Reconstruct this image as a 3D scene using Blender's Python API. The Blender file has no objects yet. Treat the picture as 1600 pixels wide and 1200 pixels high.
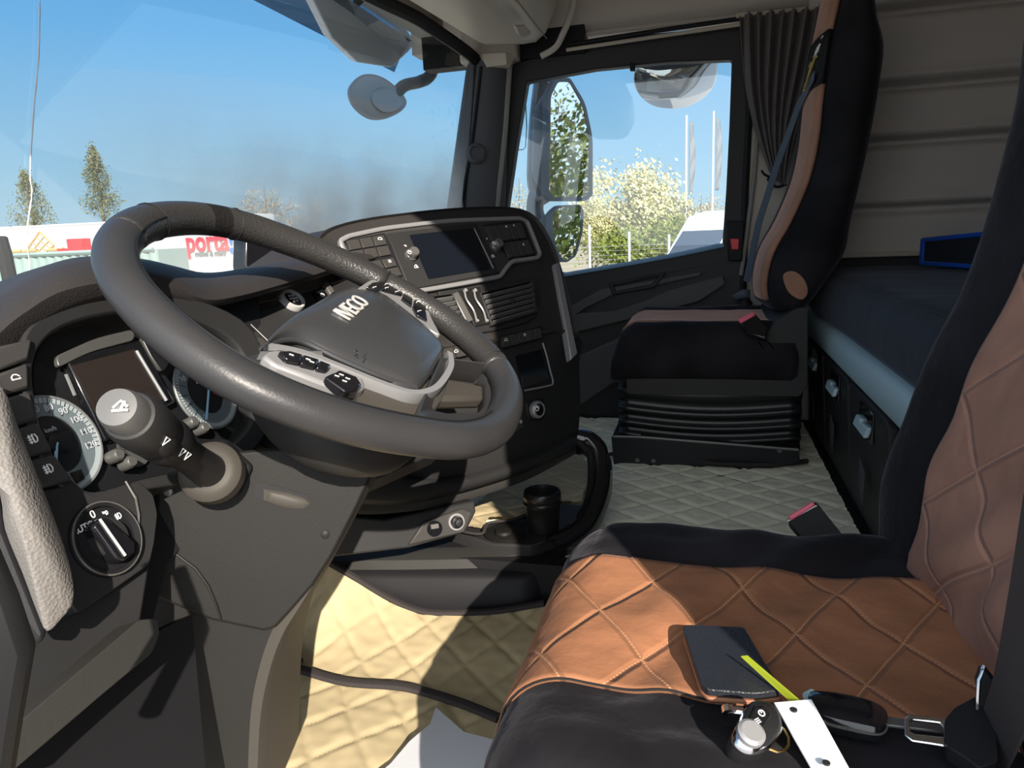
import bpy, bmesh, math, random
from mathutils import Vector, Matrix, noise
random.seed(7)
SC = bpy.context.scene
COL = SC.collection
R = math.radians

# ------------------------------------------------------------------ camera
FPX = 1100.0; PITCH = 12.0; YAW = 15.3; ROLL = 2.5
CAM = Vector((-1.35, 0.0, 0.78))
_p, _y, _r = R(PITCH), R(YAW), R(ROLL)
_f = Vector((math.cos(_p)*math.cos(_y), math.cos(_p)*math.sin(_y), -math.sin(_p)))
_rt = Vector((math.sin(_y), -math.cos(_y), 0)); _up = _rt.cross(_f)
RT = _rt*math.cos(_r) - _up*math.sin(_r); UP = _up*math.cos(_r) + _rt*math.sin(_r)
cd = bpy.data.cameras.new('camera'); cam = bpy.data.objects.new('camera', cd); COL.objects.link(cam)
cd.sensor_width = 36.0; cd.lens = FPX/1600.0*36.0; cd.clip_start = 0.02; cd.clip_end = 500
M3 = Matrix((RT, UP, -_f)).transposed()
cam.matrix_world = Matrix.Translation(CAM) @ M3.to_4x4()
SC.camera = cam

# ------------------------------------------------------------------ world, sun, exposure
SUN_DIR = Vector((0.817, 0.473, -0.521)).normalized()     # direction the light travels
w = bpy.data.worlds.new('world'); SC.world = w; w.use_nodes = True
nt = w.node_tree; nt.nodes.clear()
def wn(t, **k):
    n = nt.nodes.new(t)
    for a, b in k.items(): setattr(n, a, b)
    return n
tc = wn('ShaderNodeTexCoord'); sx = wn('ShaderNodeSeparateXYZ'); nt.links.new(tc.outputs['Generated'], sx.inputs[0])
cr = wn('ShaderNodeValToRGB'); nt.links.new(sx.outputs['Z'], cr.inputs[0])
el = cr.color_ramp.elements
el[0].position = 0.0; el[0].color = (0.50, 0.69, 0.80, 1)
el[1].position = 1.0; el[1].color = (0.045, 0.17, 0.45, 1)
e = el.new(0.10); e.color = (0.34, 0.60, 0.82, 1)
e = el.new(0.25); e.color = (0.17, 0.45, 0.80, 1)
e = el.new(0.50); e.color = (0.075, 0.28, 0.66, 1)
dt = wn('ShaderNodeVectorMath', operation='DOT_PRODUCT'); nt.links.new(tc.outputs['Generated'], dt.inputs[0])
dt.inputs[1].default_value = (-SUN_DIR.x, -SUN_DIR.y, -SUN_DIR.z)
mr = wn('ShaderNodeMapRange'); mr.inputs['From Min'].default_value = -0.1; mr.inputs['From Max'].default_value = 1.0
mr.inputs['To Min'].default_value = 1.0; mr.inputs['To Max'].default_value = 3.5
nt.links.new(dt.outputs['Value'], mr.inputs['Value'])
mw = wn('ShaderNodeMapRange'); mw.inputs['From Min'].default_value = -0.2; mw.inputs['From Max'].default_value = 0.75; nt.links.new(dt.outputs['Value'], mw.inputs['Value'])
mc = wn('ShaderNodeMix', data_type='RGBA'); nt.links.new(mw.outputs[0], mc.inputs['Factor']); nt.links.new(cr.outputs[0], mc.inputs['A']); mc.inputs['B'].default_value = (0.62, 0.66, 0.70, 1)   # pale haze around the sun
bg = wn('ShaderNodeBackground'); nt.links.new(mc.outputs['Result'], bg.inputs[0]); nt.links.new(mr.outputs[0], bg.inputs[1])
wo = wn('ShaderNodeOutputWorld'); nt.links.new(bg.outputs[0], wo.inputs[0])
sd = bpy.data.lights.new('sun', 'SUN'); sd.energy = 8.5; sd.angle = R(0.55); sd.color = (1.0, 0.90, 0.77)
so = bpy.data.objects.new('sun', sd); COL.objects.link(so); so.location = (-6, -3.5, 5)
so.rotation_euler = SUN_DIR.to_track_quat('-Z', 'Y').to_euler()
SC.view_settings.view_transform = 'Standard'; SC.view_settings.look = 'None'
SC.view_settings.gamma = 1.0; SC.view_settings.use_curve_mapping = False
SC.view_settings.exposure = 0.1

# ------------------------------------------------------------------ measuring helpers
def ray(x, y): return _f + RT*((x-800)/FPX) - UP*((y-600)/FPX)
def A(x, y, ax, v):
    d = ray(x, y); return CAM + d*((v-CAM[ax])/d[ax])
def W(x, y, dist): return CAM + ray(x, y)*dist
class Fr:
    """a working plane: origin p, normal n towards the viewer, v up along the face, u right"""
    def __init__(s, p, n, up=(0, 0, 1)):
        s.p = Vector(p); s.n = Vector(n).normalized(); up = Vector(up)
        s.v = (up - s.n*up.dot(s.n)).normalized(); s.u = s.v.cross(s.n)
    def px(s, x, y, h=0.0):
        d = ray(x, y); q = s.p + s.n*h
        return CAM + d*((q-CAM).dot(s.n)/d.dot(s.n))
    def ab(s, a, b, h=0.0): return s.p + s.u*a + s.v*b + s.n*h
    def loc(s, P): d = P-s.p; return (d.dot(s.u), d.dot(s.v))
    def P(s, pts, h=0.0): return [s.px(x, y, h) for x, y in pts]

def cat(pts, n=6, closed=False):
    """Catmull-Rom through the points"""
    pts = [Vector(p) for p in pts]; N = len(pts); out = []
    rng = range(N) if closed else range(N-1)
    for i in rng:
        if closed: a, b, c, d = pts[i-1], pts[i], pts[(i+1) % N], pts[(i+2) % N]
        else: a, b, c, d = pts[max(i-1, 0)], pts[i], pts[i+1], pts[min(i+2, N-1)]
        for k in range(n):
            t = k/n
            out.append(0.5*((2*b)+(c-a)*t+(2*a-5*b+4*c-d)*t*t+(3*b-a-3*c+d)*t**3))
    if not closed: out.append(pts[-1])
    return out
def fil(pts, r=0.3, n=4):
    """round the corners of a 2-D/3-D polygon; r = share of the shorter edge"""
    pts = [Vector(p) for p in pts]; N = len(pts); out = []
    for i in range(N):
        a, b, c = pts[i-1], pts[i], pts[(i+1) % N]
        L = min((a-b).length, (c-b).length)*r
        p0 = b+(a-b).normalized()*L; p1 = b+(c-b).normalized()*L
        for k in range(n+1):
            t = k/n; out.append(p0*(1-t)**2 + b*2*t*(1-t) + p1*t*t)
    return out

# ------------------------------------------------------------------ mesh helpers
def B(): return bmesh.new()
def face(bm, vs):
    try: return bm.faces.new(vs)
    except ValueError: return None
def prism(bm, pts, vec):
    """closed solid: polygon pts and the same polygon moved by vec"""
    vec = Vector(vec)
    a = [bm.verts.new(p) for p in pts]; b = [bm.verts.new(Vector(p)+vec) for p in pts]
    face(bm, a); face(bm, b[::-1]); n = len(a)
    for i in range(n): face(bm, (a[i], b[i], b[(i+1) % n], a[(i+1) % n]))
def slab(bm, fr, pts, h=0.0, t=0.01): prism(bm, fr.P(pts, h), -fr.n*t)
def ring(bm, inner, outer, vec):
    """frame between two loops of equal length, with thickness"""
    vec = Vector(vec); n = len(inner)
    i0 = [bm.verts.new(p) for p in inner]; o0 = [bm.verts.new(p) for p in outer]
    i1 = [bm.verts.new(Vector(p)+vec) for p in inner]; o1 = [bm.verts.new(Vector(p)+vec) for p in outer]
    for k in range(n):
        j = (k+1) % n
        face(bm, (i0[k], i0[j], o0[j], o0[k])); face(bm, (i1[k], o1[k], o1[j], i1[j]))
        face(bm, (i0[k], i1[k], i1[j], i0[j])); face(bm, (o0[k], o0[j], o1[j], o1[k]))
def box(bm, c, s, rot=None):
    c = Vector(c); vs = []
    for dx in (-.5, .5):
        for dy in (-.5, .5):
            for dz in (-.5, .5):
                v = Vector((dx*s[0], dy*s[1], dz*s[2]))
                if rot: v = rot @ v
                vs.append(bm.verts.new(c+v))
    for f in ((0, 1, 3, 2), (4, 6, 7, 5), (0, 4, 5, 1), (2, 3, 7, 6), (0, 2, 6, 4), (1, 5, 7, 3)): face(bm, [vs[i] for i in f])
def box2(bm, a, b):
    a = Vector(a); b = Vector(b); box(bm, (a+b)/2, [abs(x) for x in (b-a)])
def sweep(bm, path, sec, closed=False, ref=(0, 0, 1), scales=None, caps=True):
    """sweep a 2-D section (list of (s,t)) along a path; s along side axis, t along ref-ish axis"""
    path = [Vector(p) for p in path]; N = len(path); rings = []; ref = Vector(ref); side = None
    for i, p in enumerate(path):
        if closed: T = path[(i+1) % N]-path[i-1]
        else: T = path[min(i+1, N-1)]-path[max(i-1, 0)]
        T.normalize()
        s_ = T.cross(ref)
        if s_.length < 0.12: s_ = side.copy() if side else T.orthogonal()
        if side and s_.dot(side) < 0 and not closed: s_ = -s_
        s_.normalize(); side = s_; t_ = s_.cross(T).normalized()
        k = scales[i] if scales else 1.0
        rings.append([bm.verts.new(p+s_*a*k+t_*b*k) for a, b in sec])
    m = len(sec)
    for i in range(N if closed else N-1):
        r0, r1 = rings[i], rings[(i+1) % N]
        for j in range(m): face(bm, (r0[j], r1[j], r1[(j+1) % m], r0[(j+1) % m]))
    if not closed and caps: face(bm, rings[0]); face(bm, rings[-1][::-1])
def circ(r, n=12, ry=None): return [(r*math.cos(2*math.pi*k/n), (ry or r)*math.sin(2*math.pi*k/n)) for k in range(n)]
def tube(bm, path, r, n=10, closed=False, ref=(0, 0, 1), scales=None): sweep(bm, path, circ(r, n), closed, ref, scales)
def lathe(bm, p, ax, prof, n=28, up=None):
    """prof: list of (radius, height along ax); closed solid"""
    p = Vector(p); ax = Vector(ax).normalized(); a = ax.orthogonal().normalized(); b = ax.cross(a); rings = []
    for r, h in prof:
        rings.append([bm.verts.new(p+ax*h+(a*math.cos(2*math.pi*k/n)+b*math.sin(2*math.pi*k/n))*max(r, 1e-4)) for k in range(n)])
    for i in range(len(rings)-1):
        for k in range(n): face(bm, (rings[i][k], rings[i+1][k], rings[i+1][(k+1) % n], rings[i][(k+1) % n]))
    face(bm, rings[0]); face(bm, rings[-1][::-1])
def loft(bm, secs, closed_sec=True, caps=True):
    rs = [[bm.verts.new(p) for p in s] for s in secs]; m = len(rs[0])
    for i in range(len(rs)-1):
        for j in range(m if closed_sec else m-1):
            face(bm, (rs[i][j], rs[i+1][j], rs[i+1][(j+1) % m], rs[i][(j+1) % m]))
    if caps and closed_sec: face(bm, rs[0]); face(bm, rs[-1][::-1])
    return rs
def dome(bm, pts, n, H, t=0.01, steps=7, p=2.5, center=None):
    """pillow: outline pts, rises by H along n towards the centre, side wall of depth t"""
    n = Vector(n).normalized(); pts = [Vector(q) for q in pts]
    c = center or sum(pts, Vector())/len(pts); rs = []
    rs.append([bm.verts.new(q-n*t) for q in pts])
    for k in range(steps):
        s = 1-k/steps
        s2 = math.sin(s*math.pi/2) if k else 1
        h = H*(1-s2**p)
        rs.append([bm.verts.new(c+(q-c)*s2+n*h) for q in pts])
    m = len(pts)
    for i in range(len(rs)-1):
        for j in range(m): face(bm, (rs[i][j], rs[i+1][j], rs[i+1][(j+1) % m], rs[i][(j+1) % m]))
    top = bm.verts.new(c+n*H)
    for j in range(m): face(bm, (rs[-1][j], top, rs[-1][(j+1) % m]))
    face(bm, rs[0])
def gridsurf(bm, f, nu, nv):
    vs = [[bm.verts.new(f(i/nu, j/nv)) for j in range(nv+1)] for i in range(nu+1)]
    for i in range(nu):
        for j in range(nv): face(bm, (vs[i][j], vs[i+1][j], vs[i+1][j+1], vs[i][j+1]))
    return vs

# ------------------------------------------------------------------ scene-graph helpers
LOC = {}
def thing(name, label, cat_, loc, group=None, kind=None):
    o = bpy.data.objects.new(name, None); COL.objects.link(o); o.location = loc; o.empty_display_size = 0.05
    o['label'] = label; o['category'] = cat_
    if group: o['group'] = group
    if kind: o['kind'] = kind
    LOC[o.name] = Vector(loc); return o
def mk(name, bm, mat, parent=None, bevel=0, seg=2, ang=35, sub=0, smooth=True, solid=0, label=None, cat_=None, loc=None, group=None, kind=None, mod=None):
    me = bpy.data.meshes.new(name)
    if isinstance(bm, bmesh.types.BMesh):
        bmesh.ops.recalc_face_normals(bm, faces=bm.faces); bm.to_mesh(me); bm.free()
    else: me = bm
    L = LOC[parent.name] if parent else (Vector(loc) if loc is not None else None)
    if L is None:
        xs = [v.co for v in me.vertices]
        L = Vector((sum(v.x for v in xs)/len(xs), sum(v.y for v in xs)/len(xs), min(v.z for v in xs)))
    me.transform(Matrix.Translation(-L))
    o = bpy.data.objects.new(name, me); COL.objects.link(o)
    if parent: o.parent = parent
    else: o.location = L
    LOC[o.name] = L
    for m in (mat if isinstance(mat, (list, tuple)) else [mat]): me.materials.append(m)
    if smooth:
        for p in me.polygons: p.use_smooth = True
        if ang < 180: me.set_sharp_from_angle(angle=R(ang))
    if solid:
        md = o.modifiers.new('solidify', 'SOLIDIFY'); md.thickness = solid; md.offset = 0
    if bevel:
        md = o.modifiers.new('bevel', 'BEVEL'); md.width = bevel; md.segments = seg; md.limit_method = 'ANGLE'; md.angle_limit = R(30); md.harden_normals = False
        for p in me.polygons: p.use_smooth = True
    if sub:
        md = o.modifiers.new('subd', 'SUBSURF'); md.levels = sub; md.render_levels = sub
    if label: o['label'] = label
    if cat_: o['category'] = cat_
    if group: o['group'] = group
    if kind: o['kind'] = kind
    return o
def text_bm(bm, s, p, u, v, size, depth=0.0005, align='CENTER', shear=0, bold=0.0):
    """write the string s at p, baseline along u, up along v"""
    cu = bpy.data.curves.new('t', 'FONT'); cu.body = s; cu.size = size; cu.extrude = depth; cu.align_x = align; cu.align_y = 'CENTER'; cu.shear = shear; cu.offset = bold
    cu.resolution_u = 3
    ob = bpy.data.objects.new('t', cu); COL.objects.link(ob)
    dg = bpy.context.evaluated_depsgraph_get(); dg.update()
    me = bpy.data.meshes.new_from_object(ob.evaluated_get(dg))
    u = Vector(u).normalized(); v = Vector(v).normalized(); n = u.cross(v)
    M = Matrix((u, v, n)).transposed().to_4x4(); M.translation = Vector(p)
    me.transform(M); bm.from_mesh(me)
    bpy.data.objects.remove(ob); bpy.data.curves.remove(cu); bpy.data.meshes.remove(me)

# ------------------------------------------------------------------ materials
MT = {}
def mat(name, col, rough=0.5, metal=0.0, bump=None, var=None, sheen=0, spec=0.5, coat=0, emit=None, trans=0, ior=1.45, coord='Object'):
    m = bpy.data.materials.new(name); m.use_nodes = True; t = m.node_tree; b = t.nodes['Principled BSDF']
    b.inputs['Base Color'].default_value = (*col, 1); b.inputs['Roughness'].default_value = rough; b.inputs['Metallic'].default_value = metal
    b.inputs['Specular IOR Level'].default_value = spec; b.inputs['IOR'].default_value = ior
    if sheen:
        b.inputs['Sheen Weight'].default_value = sheen; b.inputs['Sheen Roughness'].default_value = 0.35
        b.inputs['Sheen Tint'].default_value = (min(1, col[0]*2+.3), min(1, col[1]*2+.3), min(1, col[2]*2+.35), 1)
    if coat: b.inputs['Coat Weight'].default_value = coat; b.inputs['Coat Roughness'].default_value = 0.08
    tcn = t.nodes.new('ShaderNodeTexCoord')
    if var:      # (scale, amount) mottled colour and roughness
        n = t.nodes.new('ShaderNodeTexNoise'); n.inputs['Scale'].default_value = var[0]; n.inputs['Detail'].default_value = 5
        t.links.new(tcn.outputs['Object'], n.inputs['Vector'])
        mx = t.nodes.new('ShaderNodeMix'); mx.data_type = 'RGBA'
        rp = t.nodes.new('ShaderNodeMapRange'); rp.inputs['From Min'].default_value = 0.3; rp.inputs['From Max'].default_value = 0.7
        t.links.new(n.outputs['Fac'], rp.inputs['Value']); t.links.new(rp.outputs[0], mx.inputs['Factor'])
        k = var[1]
        mx.inputs['A'].default_value = (*[c*(1-k) for c in col], 1); mx.inputs['B'].default_value = (*[min(1, c*(1+k)) for c in col], 1)
        t.links.new(mx.outputs['Result'], b.inputs['Base Color'])
    else: rp = None
    if bump:     # (kind, scale, strength, distance)
        kind, sc, st, di = bump
        if kind == 'voronoi':
            n = t.nodes.new('ShaderNodeTexVoronoi'); n.inputs['Scale'].default_value = sc; out = n.outputs['Distance']
        else:
            n = t.nodes.new('ShaderNodeTexNoise'); n.inputs['Scale'].default_value = sc; n.inputs['Detail'].default_value = 3; out = n.outputs['Fac']
        if kind == 'brushed':
            mp = t.nodes.new('ShaderNodeMapping'); mp.inputs['Scale'].default_value = (1, .03, 1); t.links.new(tcn.outputs['Object'], mp.inputs[0]); t.links.new(mp.outputs[0], n.inputs['Vector'])
        else: t.links.new(tcn.outputs['Object'], n.inputs['Vector'])
        bp = t.nodes.new('ShaderNodeBump'); bp.inputs['Strength'].default_value = st; bp.inputs['Distance'].default_value = di
        t.links.new(out, bp.inputs['Height']); t.links.new(bp.outputs[0], b.inputs['Normal'])
    if emit: b.inputs['Emission Color'].default_value = (*emit[0], 1); b.inputs['Emission Strength'].default_value = emit[1]
    MT[name] = m; return m
def glass_mat(name, tint=(1, 1, 1), dust=None, refl=1.0, ior=1.5):
    """thin clear pane: see-through with a Fresnel sheen; dust = (zlow, zhigh, amount) film that thickens towards the bottom"""
    m = bpy.data.materials.new(name); m.use_nodes = True; t = m.node_tree; t.nodes.clear()
    o = t.nodes.new('ShaderNodeOutputMaterial'); tr = t.nodes.new('ShaderNodeBsdfTransparent'); tr.inputs[0].default_value = (*tint, 1)
    gl = t.nodes.new('ShaderNodeBsdfGlossy'); gl.inputs['Roughness'].default_value = 0.0; gl.inputs[0].default_value = (refl, refl, refl, 1)
    fr = t.nodes.new('ShaderNodeFresnel'); ge = t.nodes.new('ShaderNodeNewGeometry'); mi = t.nodes.new('ShaderNodeMix')      # thin pane: same sheen from both sides
    mi.inputs['A'].default_value = ior; mi.inputs['B'].default_value = 1/ior; t.links.new(ge.outputs['Backfacing'], mi.inputs['Factor']); t.links.new(mi.outputs[0], fr.inputs[0])
    mx = t.nodes.new('ShaderNodeMixShader'); t.links.new(fr.outputs[0], mx.inputs[0]); t.links.new(tr.outputs[0], mx.inputs[1]); t.links.new(gl.outputs[0], mx.inputs[2])
    last = mx
    if dust:
        tcn = t.nodes.new('ShaderNodeTexCoord'); s = t.nodes.new('ShaderNodeSeparateXYZ'); t.links.new(tcn.outputs['Object'], s.inputs[0])
        r = t.nodes.new('ShaderNodeMapRange'); r.inputs['From Min'].default_value = dust[1]; r.inputs['From Max'].default_value = dust[0]
        r.inputs['To Min'].default_value = dust[3]; r.inputs['To Max'].default_value = dust[2]; r.interpolation_type = 'SMOOTHSTEP'
        t.links.new(s.outputs['Z'], r.inputs['Value'])
        nz = t.nodes.new('ShaderNodeTexNoise'); nz.inputs['Scale'].default_value = 5; nz.inputs['Detail'].default_value = 6; t.links.new(tcn.outputs['Object'], nz.inputs['Vector'])
        r2 = t.nodes.new('ShaderNodeMapRange'); r2.inputs['From Min'].default_value = .25; r2.inputs['From Max'].default_value = .75; r2.inputs['To Min'].default_value = .55; r2.inputs['To Max'].default_value = 1.4
        t.links.new(nz.outputs['Fac'], r2.inputs['Value'])
        mu = t.nodes.new('ShaderNodeMath'); mu.operation = 'MULTIPLY'; t.links.new(r.outputs[0], mu.inputs[0]); t.links.new(r2.outputs[0], mu.inputs[1])
        rx = t.nodes.new('ShaderNodeMapRange'); rx.inputs['From Min'].default_value = -.45; rx.inputs['From Max'].default_value = .45; rx.inputs['To Min'].default_value = dust[4]; rx.inputs['To Max'].default_value = 1.0      # dirtier on the passenger side
        t.links.new(s.outputs['X'], rx.inputs['Value']); mu2 = t.nodes.new('ShaderNodeMath'); mu2.operation = 'MULTIPLY'; t.links.new(mu.outputs[0], mu2.inputs[0]); t.links.new(rx.outputs[0], mu2.inputs[1]); mu = mu2
        df = t.nodes.new('ShaderNodeBsdfDiffuse'); df.inputs[0].default_value = (.95, .94, .88, 1)
        tl = t.nodes.new('ShaderNodeBsdfTranslucent'); tl.inputs[0].default_value = (.95, .94, .88, 1)
        ad = t.nodes.new('ShaderNodeMixShader'); ad.inputs[0].default_value = .3; t.links.new(df.outputs[0], ad.inputs[1]); t.links.new(tl.outputs[0], ad.inputs[2])
        m2 = t.nodes.new('ShaderNodeMixShader'); t.links.new(mu.outputs[0], m2.inputs[0]); t.links.new(mx.outputs[0], m2.inputs[1]); t.links.new(ad.outputs[0], m2.inputs[2]); last = m2
    t.links.new(last.outputs[0], o.inputs[0]); MT[name] = m; return m
def M(n): return MT[n]
mat('dash', (.026, .026, .027), .48, spec=.22, bump=('noise', 900, .25, .0006), var=(3, .15))
mat('dash_soft', (.032, .029, .029), .5, spec=.22, bump=('voronoi', 420, .35, .0008), var=(4, .12))
mat('dash_dark', (.014, .014, .016), .5, spec=.22, bump=('noise', 700, .2, .0005))
mat('column_plastic', (.0125, .012, .0115), .5, spec=.22, bump=('noise', 1100, .3, .0007), var=(5, .10))
mat('shroud', (.055, .050, .044), .5, spec=.22, bump=('noise', 900, .2, .0005))
mat('gloss_black', (.008, .008, .010), .12, coat=.5)
mat('screen', (.006, .008, .013), .10, coat=.6)
mat('display', (.030, .022, .020), .25)
mat('leather', (.034, .034, .036), .38, spec=.38, bump=('voronoi', 330, .16, .0006), var=(6, .12))
mat('leather_perforated', (.030, .029, .029), .38, bump=('voronoi', 300, .5, .0010))
mat('grey_plastic', (.10, .10, .10), .45)
mat('trim_leather', (.17, .16, .15), .5, spec=.22, bump=('voronoi', 380, .6, .0012))
mat('hub', (.040, .041, .044), .24, bump=('noise', 900, .12, .0004))
mat('silver', (.30, .30, .31), .36, metal=.35)
mat('satin', (.17, .165, .16), .38, metal=.5)
mat('chrome', (.78, .78, .80), .12, metal=1)
mat('button', (.045, .043, .042), .42, spec=.22)
mat('icon', (.75, .75, .75), .5)
mat('dial_white', (.42, .47, .50), .4)
mat('dial_grey', (.16, .19, .21), .45)
mat('dial_dark', (.02, .02, .022), .35)
mat('needle', (.35, .60, .85), .4)
mat('red', (.65, .03, .035), .4)
mat('pink', (.72, .12, .18), .45)
mat('velvet_black', (.011, .010, .012), .8, spec=.2, sheen=.32, var=(7, .6), bump=('noise', 30, .35, .008))
mat('fabric_black', (.016, .020, .028), .9, sheen=.25, bump=('noise', 700, .3, .001))
mat('velvet_plain', (.33, .17, .11), .85, sheen=.5, var=(9, .22), bump=('noise', 25, .2, .006))
mat('bunk_fabric', (.018, .024, .034), .85, sheen=.2, bump=('noise', 9, .5, .01))
mat('headliner', (.50, .45, .39), .9, bump=('noise', 600, .3, .0008))
mat('beige_plastic', (.46, .41, .33), .45, bump=('noise', 500, .12, .0005))
mat('wall_fabric', (.52, .475, .43), .95, bump=('noise', 500, .35, .001))
mat('curtain', (.10, .085, .080), .9, sheen=.2, bump=('noise', 400, .3, .0008))
mat('pillar', (.075, .078, .085), .6, spec=.22, bump=('noise', 600, .2, .0006))
mat('seal', (.22, .21, .19), .6, spec=.22)
mat('door_dark', (.035, .034, .034), .55, spec=.22, bump=('noise', 500, .3, .0008))
mat('door_mid', (.08, .078, .076), .6, spec=.22, bump=('noise', 500, .3, .0008))
mat('window_rail', (.20, .34, .50), .4)
mat('bunk_rail', (.42, .56, .60), .45)
mat('bellows', (.010, .010, .011), .35)
mat('metal_dark', (.03, .03, .033), .4, metal=.6)
mat('webbing', (.07, .09, .12), .7, bump=('brushed', 900, .3, .0005))
mat('binding', (.030, .025, .025), .9, bump=('noise', 400, .5, .001))
mat('paper', (.60, .62, .66), .7)
mat('pole_white', (.42, .42, .42), .6)
mat('wallet', (.018, .020, .026), .38, bump=('voronoi', 500, .5, .0008))
mat('wallet_back', (.30, .13, .07), .6)
mat('yellow_paper', (.60, .68, .04), .6)
mat('blue_fabric', (.01, .10, .60), .7, sheen=.2)
mat('rubber', (.012, .012, .013), .6, spec=.22)
mat('cup_black', (.012, .012, .013), .3)
mat('sill', (.034, .033, .031), .45, spec=.3, bump=('brushed', 250, .25, .0006))
mat('mirror', (.85, .87, .88), .01, metal=1)
mat('mirror_dark', (.25, .27, .29), .05, metal=1)
mat('mirror_shell', (.10, .12, .15), .45)
mat('white_paint', (.60, .60, .61), .35, coat=.3)
mat('trailer_white', (.46, .48, .50), .5)
mat('container', (.22, .30, .29), .5)
mat('porta_red', (.70, .015, .04), .5)
mat('porta_blue', (.01, .13, .62), .5)
mat('porta_grey', (.12, .13, .15), .6)
mat('wood_timber', (.42, .26, .12), .8)
mat('steel_grey', (.35, .36, .36), .5, metal=.4)
mat('bark', (.14, .11, .08), .9)
mat('leaf_conifer', (.13, .135, .06), .8, var=(1.5, .3))
mat('leaf_blossom', (.50, .46, .25), .8, var=(.8, .25))
mat('leaf_green', (.15, .18, .03), .8, var=(1.2, .35))
mat('leaf_brown', (.30, .25, .16), .85, var=(1.2, .3))
mat('ground', (.36, .30, .21), .95, var=(.3, .25))
mat('asphalt', (.30, .29, .28), .9, var=(.6, .15))
mat('windscreen_dark', (.04, .06, .09), .15, coat=.5)
mat('tyre', (.015, .015, .015), .8)
glass_mat('windshield_glass', (.93, .98, .98), dust=(.12, .40, .80, .006, .12), refl=1.0)
glass_mat('side_glass', (.93, .97, .98), dust=(-.02, .14, .10, .004, 1.0), refl=1.0)
glass_mat('lens', (.95, .96, .96), ior=1.35)
glass_mat('visor_glass', (.28, .36, .40), ior=1.5)

def quilt_mat(name, col, period, ang, width, hollow, colour_stitch=None, rough=.5, sheen=0, dash=None, mott=(9, .15), proj='XY', bumpd=.006, pile=None):
    """diamond quilting: two families of seams crossing at +-ang in the plane of the panel"""
    m = mat(name, col, rough, sheen=sheen, var=mott); t = m.node_tree; b = t.nodes['Principled BSDF']
    tcn = t.nodes.new('ShaderNodeTexCoord'); s = t.nodes.new('ShaderNodeSeparateXYZ'); t.links.new(tcn.outputs['Object'], s.inputs[0])
    def ma(op, a, b_=None, c=None):
        n = t.nodes.new('ShaderNodeMath'); n.operation = op
        for i, v in enumerate((a, b_, c)):
            if v is None: continue
            if isinstance(v, (int, float)): n.inputs[i].default_value = v
            else: t.links.new(v, n.inputs[i])
        return n.outputs[0]
    U = s.outputs[proj[0]]; Vv = s.outputs[proj[1]]
    nz = t.nodes.new('ShaderNodeTexNoise'); nz.inputs['Scale'].default_value = 3.5; t.links.new(tcn.outputs['Object'], nz.inputs['Vector'])
    wob = ma('MULTIPLY', ma('SUBTRACT', nz.outputs['Fac'], .5), period*.16)
    ds = []; al = []
    for a in ang:
        c_, s_ = math.cos(R(a)), math.sin(R(a))
        q = ma('ADD', ma('ADD', ma('MULTIPLY', U, c_), ma('MULTIPLY', Vv, s_)), wob)
        d = ma('ABSOLUTE', ma('SUBTRACT', ma('FRACT', ma('DIVIDE', q, period)), .5))     # 0.5 at cell edge centre 0 -> seam at 0
        ds.append(ma('MULTIPLY', d, period)); al.append(ma('ADD', ma('MULTIPLY', U, -s_), ma('MULTIPLY', Vv, c_)))
    dmin = ma('MINIMUM', ds[0], ds[1])
    if hollow:
        mr_ = t.nodes.new('ShaderNodeMapRange'); mr_.interpolation_type = 'SMOOTHSTEP'; mr_.inputs['From Min'].default_value = 0; mr_.inputs['From Max'].default_value = hollow
        t.links.new(dmin, mr_.inputs['Value']); bp = t.nodes.new('ShaderNodeBump'); bp.inputs['Strength'].default_value = .8; bp.inputs['Distance'].default_value = bumpd
        hgt = mr_.outputs[0]
        n2 = t.nodes.new('ShaderNodeTexNoise'); n2.inputs['Scale'].default_value = 14 if not pile else 22; n2.inputs['Detail'].default_value = 4; t.links.new(tcn.outputs['Object'], n2.inputs['Vector'])
        hgt = ma('ADD', hgt, ma('MULTIPLY', n2.outputs['Fac'], 1.2))
        t.links.new(hgt, bp.inputs['Height']); t.links.new(bp.outputs[0], b.inputs['Normal'])
    if colour_stitch:
        f = []
        for d, a in zip(ds, al):
            on = ma('LESS_THAN', d, width)
            if dash: on = ma('MULTIPLY', on, ma('LESS_THAN', ma('FRACT', ma('DIVIDE', a, dash)), .6))
            f.append(on)
        fac = ma('MAXIMUM', f[0], f[1])
        src = b.inputs['Base Color'].links[0].from_socket
        mx = t.nodes.new('ShaderNodeMix'); mx.data_type = 'RGBA'; t.links.new(fac, mx.inputs['Factor']); t.links.new(src, mx.inputs['A']); mx.inputs['B'].default_value = (*colour_stitch, 1)
        t.links.new(mx.outputs['Result'], b.inputs['Base Color'])
    return m
quilt_mat('seat_brown', (.27, .115, .055), .085, (58, 122), .0009, .006, (.44, .23, .12), .85, .06, .0045, (11, .25), bumpd=.004, pile=1)
quilt_mat('back_brown', (.32, .165, .115), .10, (50, 130), .0009, .006, (.40, .23, .17), .85, .12, .0045, (9, .25), proj='XZ', bumpd=.004, pile=1)
mat('mat_beige', (.50, .41, .25), .5, spec=.3, var=(6, .10), bump=('noise', 350, .15, .0006))
mat('mat_pale', (.82, .80, .63), .5, spec=.3, var=(6, .08), bump=('noise', 350, .15, .0006))
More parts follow.
